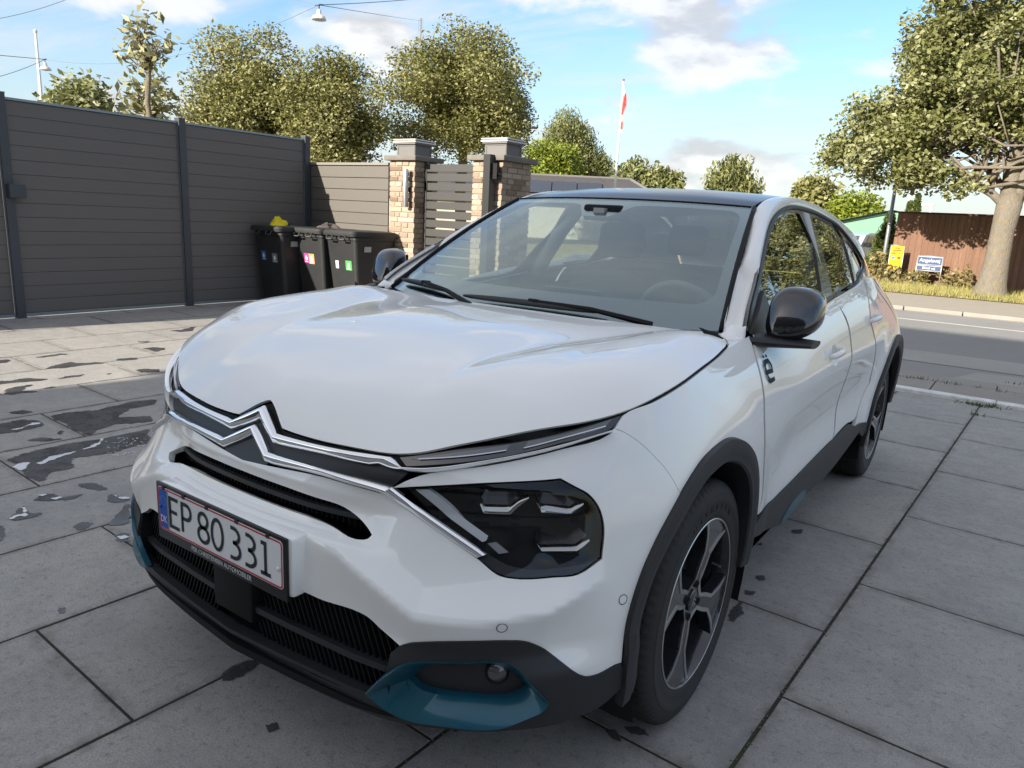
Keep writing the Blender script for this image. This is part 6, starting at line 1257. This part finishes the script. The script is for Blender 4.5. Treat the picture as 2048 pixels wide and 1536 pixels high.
# ---- greenhouse ----
def wsf(s,w):
    a=np.abs(s)**2.2; b=np.stack([.713*s,.24+.17*a,1.030+.013*a],-1); t=np.stack([.557*s,.98+.10*a,1.452-.012*a],-1)
    W=np.asarray(w)[...,None]; n=np.array([0,-.48,.88]); return b*(1-W)+t*W+n*(.022*4*W*(1-W))
ws_out=[(-1,0),(1,0),(1,1),(-1,1)]
def edge_dense(poly,k=24):
    o=[]
    for i in range(len(poly)):
        a,b=np.array(poly[i],float),np.array(poly[(i+1)%len(poly)],float)
        for t in range(k): o.append(a+(b-a)*t/k)
    return np.array(o)
def rr_hole():
    o=[]
    def corner(cx,cy,rx,ry,a0):
        for i in range(9): t=R(a0+90*i/8); o.append((cx+rx*math.cos(t),cy+ry*math.sin(t)))
    x0,x1,y0,y1=-.945,.945,.155,.945; rx,ry=.09,.10
    corner(x0+rx,y0+ry,rx,ry,180)
    for x in np.linspace(x0+rx,x1-rx,16)[1:-1]: o.append((x,y0+.012*(1-x*x)))
    corner(x1-rx,y0+ry,rx,ry,270); corner(x1-rx,y1-ry,rx,ry,0)
    o.extend([(.55,y1),(.30,y1-.005),(.22,.925),(.10,.80),(-.10,.80),(-.22,.925),(-.30,y1-.005),(-.55,y1)])
    corner(x0+rx,y1-ry,rx,ry,90)
    return np.array(o)
wk=(.65,.75)
WSO=empty('windshield'); WSO.parent=CAR
emit_panel('glass_pane',panel_data(edge_dense(ws_out),[],.0,0,wsf,.04,wk),WS,WSO,'one')
emit_panel('black_border',panel_data(edge_dense(ws_out)*[.998,1],[rr_hole()],-.003,0,wsf,.03,wk),FRIT,WSO,'one')
mb=MB(); P=[wsf(np.array(s),np.array(.86)) for s in(-.13,.13)]; c=wsf(np.array(0.),np.array(.84)); mb.box((-.085,c[1]+.02,c[2]-.035),(.085,c[1]+.12,c[2]+.03),bev=.012); mb.build('camera_housing',DARK,WSO,True,sharp=40)
mb=MB(); c=wsf(np.array(0.),np.array(.84)); mb.box((-.02,c[1]-.006,c[2]-.006),(.03,c[1]+.02,c[2]+.016)); mb.build('camera_lens',mat('lens_grey',(.35,.36,.37),.2),WSO)
A_=np.array([(.557,1.08,1.440),(.553,1.20,1.468),(.547,1.42,1.496),(.545,1.65,1.502),(.542,1.88,1.495),(.54,2.1,1.482),(.537,2.32,1.46),(.545,2.56,1.432),(.575,2.85,1.365),(.60,3.08,1.265)])
C_=np.array([(0,.98,1.452),(0,1.12,1.487),(0,1.36,1.516),(0,1.62,1.527),(0,1.88,1.523),(0,2.12,1.511),(0,2.36,1.49),(0,2.62,1.457),(0,2.9,1.375),(0,3.12,1.28)])
def spl1(P,n):
    P=np.array(P); m=len(P); Q=np.concatenate([2*P[:1]-P[1:2],P,2*P[-1:]-P[-2:-1]]); o=[]
    for t in np.linspace(0,m-1,n):
        i=min(int(t),m-2); f=t-i; p0,p1,p2,p3=Q[i:i+4]; o.append(.5*((2*p1)+(p2-p0)*f+(2*p0-5*p1+4*p2-p3)*f*f+(3*p1-p0-3*p2+p3)*f**3))
    return np.array(o)
def sheet(A,C,n,m=17):
    A,C=spl1(A,n),spl1(C,n); g=[]
    for s in np.linspace(-1,1,m):
        a=abs(s)**2.4; row=C*(1-a)+A*a; row[:,0]=A[:,0]*s; g.append(row)
    return np.array(g).transpose(1,0,2)
def gridobj(name,g,m,parent,sharp=60,fl=False):
    mb=MB(); mb.grid(g); 
    if fl: mb.F=[f[::-1] for f in mb.F]
    return mb.build(name,m,parent,True,sharp=sharp)
gridobj('roof',sheet(A_[:8]*[.985,1,1]+[0,.006,0],C_[:8]+[0,.006,0],34),ROOFB,CAR)
gridobj('rear_window',sheet(A_[7:]*[.96,1,1],C_[7:],14),PRIVG,CAR)
ga=sheet(np.vstack([A_[-1:]*[1,1,1],[(.64,3.30,1.10),(.66,3.40,1.04)]]),np.vstack([C_[-1:],[(0,3.40,1.16),(0,3.49,1.08)]]),10); gridobj('tailgate',ga,PAINT,CAR)
for s in(-1.004,1.004): mb=MB(); mb.tube([wsf(np.array(s),np.array(q)) for q in np.linspace(0,1,14)],.009,6); mb.build('windshield_seal',DARK,CAR,True)
mb=MB(); tp=np.array([wsf(np.array(s),np.array(1.003)) for s in np.linspace(-.985,.985,25)]); mb.tube(tp+[0,0,.0],.004,6); mb.build('roof_seal',DARK,CAR)
# roof rail / A pillar in body colour
B_=[tuple(gsurf(np.array(.385),np.array(1.015)))]+[tuple(gsurf(np.array(a),np.array(b))) for a,b in OG['dlo'][:15]]
fA=lambda w_:(.725-.160*w_,.405+.67*w_,1.045+.397*w_)
Aw=[(.740,.365,1.015),fA(0),fA(.17),fA(.36),fA(.62),fA(.82),fA(.93)]+[tuple(p) for p in A_[1:]]
n=70; Bs,As=spl1(B_,n),spl1(Aw,n); rows=[]
mid_n=[]
for t,o in((0,-.012),(0,.0),(.12,.008),(.35,.017),(.6,.018),(.85,.010),(1,.001),(1,-.012)):
    P=As*(1-t)+Bs*t; nn=np.cross(np.gradient(As,axis=0),Bs-As); nn/=np.linalg.norm(nn,axis=1,keepdims=True); nn*=np.sign(nn[:,:1]+1e-9); rows.append(P+nn*o)
strip('roof_pillar',rows,PAINT,CAR,'pair',sharp=60)
# door glass and black surrounds
kG=(1,1)
def gp_(o): return dens(o,True,5,corner=40,k=kG)
dlo=gp_(OG['dlo']+[(.55,1.02)]); gf,gr,gq=gp_(OG['gf']),gp_(OG['gr']),gp_(OG['gq'])
WF=emit_panel('window_frame',panel_data(dlo,[gf,gr,gq],-.002,.012,'g',.03,kG),mat('window_trim_black',(.010,.010,.011),.22,0,.6),CAR)
for nm,o,m in(('front_window',gf,SIDEG),('rear_window_pane',gr,SIDEG),('quarter_window',gq,PRIVG)): emit_panel(nm,panel_data(o,[],-.009,0,'g',.04,kG),m,tuple(WF))
bd=dens(OG['dlo'][:19],False,5,corner=60,k=kG); BS,BN=surf_eval('g',bd[:,0],bd[:,1]); q=len(bd)
dirn=np.gradient(BS,axis=0); dirn/=np.linalg.norm(dirn,axis=1,keepdims=True); inn=np.cross(dirn,BN); inn/=np.linalg.norm(inn,axis=1,keepdims=True)
strip('window_seal',[BS+BN*.000,BS+BN*.007-inn*.001,BS+BN*.007+inn*.012,BS+BN*.0+inn*.014],mat('seal_black',(.012,.012,.013),.35),CAR,'pair')
# shoulder between door tops and windows
sh_uv=dens([(11.30,11.05)]+bl[0:]+[(16.2,12.3),(17.,12.3),(18.,12.3),(19.,12.3),(20.,12.2),(20.8,12.2)],False,5)
SP=sk(sh_uv,0); SP=resamp(SP,80)
lowG=OG['dlo'][::-1][:8]; 
def g_low(y):
    yy=[.40,.52,.842,1.078,1.364,1.593,1.894,2.192,2.481,2.72,2.95,3.2,3.4]; zz=[1.045,1.018,1.012,1.030,1.059,1.077,1.094,1.110,1.135,1.13,1.10,1.06,1.02]
    return np.interp(y,yy,zz)
GP=np.array([gsurf(np.array(p[1]),np.array(g_low(p[1]))) for p in SP]); up=np.array([.35,0,.9])
rows=[SP+[0,0,-.012],SP,SP*.72+GP*.28+up*.012,SP*.4+GP*.6+up*.012,GP+up*.001,GP+[-.01,0,-.012]]
strip('door_shoulder',rows,PAINT,CAR,'pair',sharp=70)
cp=[(2.60,1.30),(2.72,1.262),(2.85,1.30),(3.0,1.27),(3.12,1.20),(3.27,1.10),(3.38,1.02),(3.38,.96),(2.3,1.0),(2.19,1.08),(2.48,1.145),(2.72,1.185),(2.765,1.216)]
panel('rear_pillar',cp,PAINT,CAR,'pair',kind='g',k=kG,step=.04,off=-.003,thick=.01)
# mirrors
def mirror_shell(c,hx,hy,hz,n1=.55,n2=.62):
    g=[]
    for i in range(25):
        ph=-math.pi/2+math.pi*i/24; row=[]
        for j in range(41):
            th=2*math.pi*j/40; f=lambda t,e:math.copysign(abs(t)**e,t)
            x=hx*f(math.cos(ph),n1)*f(math.cos(th),n2); y=hy*f(math.cos(ph),n1)*f(math.sin(th),n2); z=hz*f(math.sin(ph),n1+.12)
            # outer end tapers, leading face leans back at the top
            t=(x/hx+1)/2; z*=(.80+.20*math.sin(math.pi*min(1,.25+.8*t))); z+=.012*(t-.5); y+=.030*(z/hz)+.035*t*t-.02
            row.append((c[0]+x,c[1]+y,c[2]+z))
        g.append(row)
    return np.array(g)
for s in(1,-1):
    MR=empty('door_mirror'); MR.parent=CAR
    g=mirror_shell((.895,.575,1.108),.078,.062,.084); mb=MB(); mb.grid(g); mb.build('mirror_shell',BLACKP,MR,True,mirror=s<0)
    mb=MB(); mb.box((-.052,0,-.055),(.052,.004,.055),Matrix.Translation((.897,.640,1.110)),bev=.0018); mb.build('mirror_glass',mat('mirror_silver',(.75,.77,.78),.02,1),MR,mirror=s<0)
    rows=[]
    for t in np.linspace(0,1,9):
        cx=.785+.185*t; cy=.50+.055*t; cz=1.022-.002*t; hh=.022-.012*t; ww=.085-.025*t
        rows.append([(cx,cy+ww*math.cos(a),cz+hh*math.sin(a)*(1 if math.sin(a)>0 else 1.25)) for a in np.linspace(0,2*math.pi,17)])
    mb=MB(); mb.grid(np.array(rows)); mb.F.append(tuple(range(8*17,9*17-1))); mb.build('mirror_arm',PLAST,MR,True,mirror=s<0,sharp=50)
    mb=MB(); mb.prism([(.43,1.045),(.56,1.105),(.66,1.16),(.70,1.03),(.52,1.02)],.0,.012,lambda a,b,t:(float(G(np.array(a),np.array(b)))+t-.002,a,b)); mb.build('mirror_sail',PLAST,MR,mirror=s<0)
# wipers
def wiper(name,s0,s1,w0,piv,parent=CAR):
    W=empty(name); W.parent=parent; ss=np.linspace(s0,s1,14); P=np.array([wsf(np.array(s),np.array(w0+.010*math.sin(math.pi*(s-s0)/(s1-s0)))) for s in ss])+[0,-.012,.014]
    mb=MB(); mb.tube(P,[.005+.007*abs(math.sin(math.pi*i/13))**.5 for i in range(14)],6); mb.build('wiper_blade',PLAST,W,True)
    mb=MB(); m_=P[int(len(P)*.55)]; p0=wsf(np.array(piv),np.array(.0))+[0,-.02,.012]; mb.tube([p0,(p0+m_)/2+[0,-.006,.016],m_+[0,-.004,.010]],[.011,.008,.006],6); mb.box(tuple(m_-[.02,.008,.004]),tuple(m_+[.02,.008,.016]),bev=.003); mb.build('wiper_arm',DARK,W,True,sharp=40)
wiper('wiper',-.93,-.42,.055,-.20); wiper('wiper',-.30,.52,.045,.74)
mb=MB(); cw=np.array([wsf(np.array(s),np.array(-.02)) for s in np.linspace(-1.02,1.02,25)]); 
gridobj('scuttle_panel',np.array([cw+[0,-.10,-.02],cw+[0,-.03,-.006],cw+[0,.01,.004]]),DARK,CAR)
mb=MB(); mb.box((-.80,.30,1.005),(-.735,.40,1.045),bev=.008); mb.build('scuttle_corner',DARK,CAR,True); 
# badge on the fender
BD=empty('electric_badge'); BD.parent=CAR
NAVY=mat('badge_navy',(.006,.03,.05),.6,0,0,.2)
u0,v0=O['badge'][0]
def bfr(a,b,o=.004):
    y=.46+a; z=.936+b; u,v=uv_yz(y,z,11.3,9.6); return tuple(skin(u,v)+skin_n(u,v)*o)
for s in(1,-1):
    mb=MB(); f=lambda a,b:(lambda p:(p[0]*s,p[1],p[2]))(bfr(a,b)) 
    stroke(mb,[(.030,-.030),(-.012,-.034),(-.026,-.016),(-.026,.012),(-.010,.024),(.018,.024),(.028,.010),(.024,-.006),(-.020,-.006)],.0125,f)
    stroke(mb,[(-.012,.042),(-.012,.034)],.012,f); stroke(mb,[(.014,.042),(.014,.034)],.012,f)
    mb.build('badge_letter',NAVY,BD)
# wheels
def wheel(name,yc,s,steer=0):
    Wl=empty(name,(s*.783,yc,.345)); Wl.parent=CAR; Wl.rotation_euler=(RNG.rand()*0,0,steer); 
    mir=s<0
    # tyre: axis x, outer face at +.10
    prof=[(-.10,.235),(-.107,.27),(-.105,.31),(-.095,.335)]
    tr=[(-.080,.3435),(-.052,.3455),(-.0515,.3375),(-.0445,.3375),(-.044,.3458),(-.008,.3462),(-.0075,.338),(.0005,.338),(.001,.3462),(.036,.3460),(.0365,.338),(.0435,.338),(.044,.3455),(.072,.3445),(.083,.342)]
    out=[(.092,.336),(.0985,.325),(.1035,.308),(.1050,.297),(.1062,.296),(.1066,.284),(.1045,.281),(.1045,.262),(.1025,.247),(.099,.240),(.094,.236)]
    pf=prof+tr+out; seg=234; mb=MB(); V=[];np_=len(pf)
    for k in range(seg):
        t=2*math.pi*k/seg
        for a,r in pf:
            rr=r
            if abs(a)<=.095 and r>.332:
                ph=(k+ (2 if a>0 else 0) + abs(a)*40)%3
                if ph<1.0 and r>.339: rr=r-.0062
                if a>.06 and ph<1.0: rr=r-.0065
            V.append((a,rr*math.cos(t),rr*math.sin(t)))
    F=[(k*np_+i,k*np_+i+1,((k+1)%seg)*np_+i+1,((k+1)%seg)*np_+i) for k in range(seg) for i in range(np_-1)]
    mb.add(V,F); mb.build('tyre',RUBBER,Wl,True,mirror=mir,sharp=38)
    mb=MB(); mb.lathe([(.0985,.2405),(.1015,.2395),(.1018,.2345),(.098,.2325),(.06,.226),(-.02,.214),(-.09,.214),(-.098,.236)],72,'x'); rim=mb.build('rim',WHEELD,Wl,True,mirror=mir,sharp=40)
    mb=MB(); mb.lathe([(.1012,.2398),(.1024,.2385),(.1024,.2352),(.1010,.2342)],96,'x'); mb.build('rim_lip',SATIN,rim,True,mirror=mir)
    mb=MB(); mb.lathe([(-.03,.16),(-.03,.02),(-.045,.02)],48,'x'); mb.build('brake_disc',mat('brake_steel',(.10,.09,.085),.45,.8),Wl,True,mirror=mir)
    # spoke face: disc with four hexagonal windows
    def win(ax,d=0):
        pts=[(.062-d,22+d*0),(.100-d*.6,29),(.140,34+d*260),(.190,27.5+d*210),(.2335,21.5+d*170)]
        P=[(r*math.cos(R(ax+a)),r*math.sin(R(ax+a))) for r,a in pts]
        P+=[((.2335)*math.cos(R(ax+a)),(.2335)*math.sin(R(ax+a))) for a in np.linspace(21.5,-21.5,7)[1:-1]]
        P+=[(r*math.cos(R(ax-a)),r*math.sin(R(ax-a))) for r,a in pts[::-1]]; return np.array(P)
    outer=np.array([(.2365*math.cos(t),.2365*math.sin(t)) for t in np.linspace(0,2*math.pi,97)[:-1]])
    wins=[win(20+90*i) for i in range(4)]
    def face(a,b):
        r=np.hypot(a,b); return np.stack([.083+.012*sst(.05,.235,r)-.010*np.exp(-((r-.0)/.05)**2),a,b],-1)
    D=panel_data(outer,wins,0,.034,face,.016,(1,1)); Vv,Ff,Nn=D
    if mir: Vv,Ff,Nn=flip(Vv,Ff,Nn)
    mesh('spoke_disc',Vv,Ff,WHEELD,Wl,True,Nn)
    for i in range(4):
        q=wins[i]; k=len(q); path=np.concatenate([q[:5][::-1],q[-5:][::-1]]); ax=R(20+90*i)
        # machined edge bands along both flanks of the window
        o=win(20+90*i,.0); cen=np.array([.15*math.cos(ax),.15*math.sin(ax)])
        pa=dens(path,False,4,corner=20,k=(1,1)); tg=np.gradient(pa,axis=0); nn=np.stack([-tg[:,1],tg[:,0]],1); nn/=np.linalg.norm(nn,axis=1,keepdims=True)
        sg=np.sign(((pa-cen)*nn).sum(1)).sum(); nn*=1 if sg>0 else -1
        def fr3(P2,h): 
            f=face(P2[:,0],P2[:,1]); f[:,0]+=h; return f
        rows=[fr3(pa,-.004),fr3(pa,.0022),fr3(pa+nn*.0115,.0022),fr3(pa+nn*.0115,-.004)]
        mb=MB(); mb.grid(np.array(rows)); mb.build('machined_edge',SATIN,Wl,False,mirror=mir)
        mb=MB(); b=ax+R(45); mb.lathe([(.07,.010),(.0865,.010),(.083,.0085),(.078,.0001)],16,'x',Matrix.Translation((0,.046*math.cos(b),.046*math.sin(b)))); mb.build('lug_hole',LINER,Wl,True,mirror=mir)
    mb=MB(); mb.lathe([(.06,.030),(.083,.030),(.0855,.027),(.086,.0001)],32,'x'); hc=mb.build('hub_cap',WHEELD,Wl,True,mirror=mir,sharp=40)
    mb=MB()
    for dz in(.004,-.009): stroke(mb,[(-.015,dz-.009),(0,dz+.005),(.015,dz-.009)],.0045,lambda a,b:(.0868,a,b))
    mb.build('hub_emblem',SATIN,hc,mirror=mir)
    mb=MB(); b=R(8); p=np.array([.06,.205*math.cos(b),.205*math.sin(b)]); mb.tube([p,p+[.028,-.008,0]],.0032,8); mb.build('tyre_valve',mat('valve',(.25,.2,.17),.4,.3),Wl,mirror=mir)
    return Wl
# lettering ring on tyre sidewall is moulded rubber
for nm,y,s,stv in(('front_wheel',0,1,0),('front_wheel',0,-1,0),('rear_wheel',2.67,1,0),('rear_wheel',2.67,-1,0)): 
    W0=wheel(nm,y,s,stv)
    if nm=='front_wheel' and s==1:
        t0=112
        for i,ch in enumerate('MICHELIN'):
            a=t0-8.3*i; o=text('tyre_lettering',ch,.030,(.1055,.274*math.cos(R(a)),.274*math.sin(R(a))),mat('tyre_letter',(.030,.028,.027),.55),W0,ext=.0008)
            o.rotation_euler=Matrix(((0,0,1),(math.sin(R(a)),math.cos(R(a)),0),(-math.cos(R(a)),math.sin(R(a)),0))).to_euler()
# cabin
for o in CAR.children:
    if o.name.startswith(('upper_grille_fins','lower_grille_fins')): o['kind']='stuff'
CB=empty('cabin'); CB.parent=CAR
g=[]
for y,z,dz in((.36,.97,0),(.50,1.005,.0),(.66,1.015,.0),(.80,1.005,0),(.88,.97,0),(.90,.80,0),(.92,.55,0)):
    g.append([(x,y+.05*(x/.7)**2*0,z+ (.025*math.exp(-((x-.36)/.17)**2) if .6<y<.9 else 0)) for x in np.linspace(-.74,.74,25)])
gridobj('dashboard',np.array(g),CABIN,CB,fl=False)
mb=MB(); mb.box((-.16,.735,1.0),(.10,.755,1.09),bev=.005); mb.build('centre_screen',mat('screen_dark',(.01,.01,.012),.1,0,1),CB)
mb=MB(); mb.box((.19,.70,1.0),(.53,.80,1.055),bev=.02); mb.build('instrument_hood',CABIN,CB,True)
SW=Matrix.Translation((.36,.96,.975))@Matrix.Rotation(R(-64),4,'X')
mb=MB(); mb.lathe([(.015*math.sin(t),.178+.015*math.cos(t)) for t in np.linspace(0,2*math.pi,11)[:-1]],48,'z',SW,closed=True); swo=mb.build('steering_wheel',CABIN,CB,True)
mb=MB(); mb.box((-.17,-.02,-.012),(.17,.02,.006),SW,bev=.004); mb.box((-.06,-.05,-.02),(.06,.05,.015),SW,bev=.01); mb.build('steering_hub',CABIN,swo,True)
def seat(x,y,w=.50):
    S=empty('seat'); S.parent=CB
    mb=MB(); mb.box((x-w/2,y,.38),(x+w/2,y+.50,.55),bev=.05); mb.build('seat_cushion',CABIN,S,True)
    mb=MB(); mb.box((-w/2,-.06,0),(w/2,.07,.62),Matrix.Translation((x,y+.47,.52))@Matrix.Rotation(R(-16),4,'X'),bev=.05); mb.build('seat_back',CABIN,S,True)
    mb=MB(); mb.box((-.13,-.04,0),(.13,.05,.19),Matrix.Translation((x,y+.66,1.17))@Matrix.Rotation(R(-10),4,'X'),bev=.04); mb.build('headrest',CABIN,S,True)
seat(.37,1.12); seat(-.37,1.12); seat(.35,2.0,.62); seat(-.35,2.0,.62)
gridobj('headliner',sheet(A_[:8]*[.93,1,1]-[0,0,.03],C_[:8]-[0,0,.03],16),CABIN2,CB)
mb=MB(); mb.box((-.75,.85,.30),(.75,2.9,.34)); mb.box((-.70,2.55,.34),(.70,2.60,1.05)); mb.build('cabin_floor',CABIN,CB)
for s in(1,-1):
    mb=MB(); mb.grid(np.array([[(.80,y,z) for y in(.5,1.0,1.6,2.2,2.6)] for z in(.35,.7,1.0)])); mb.build('door_lining',CABIN,CB,mirror=s<0)
    mb=MB(); pB=[(.735,1.52,1.05),(.70,1.56,1.16),(.64,1.62,1.30),(.58,1.68,1.42)]; mb.tube(pB,[.045,.045,.04,.04],8); mb.build('centre_pillar_lining',CABIN2,CB,True,mirror=s<0)
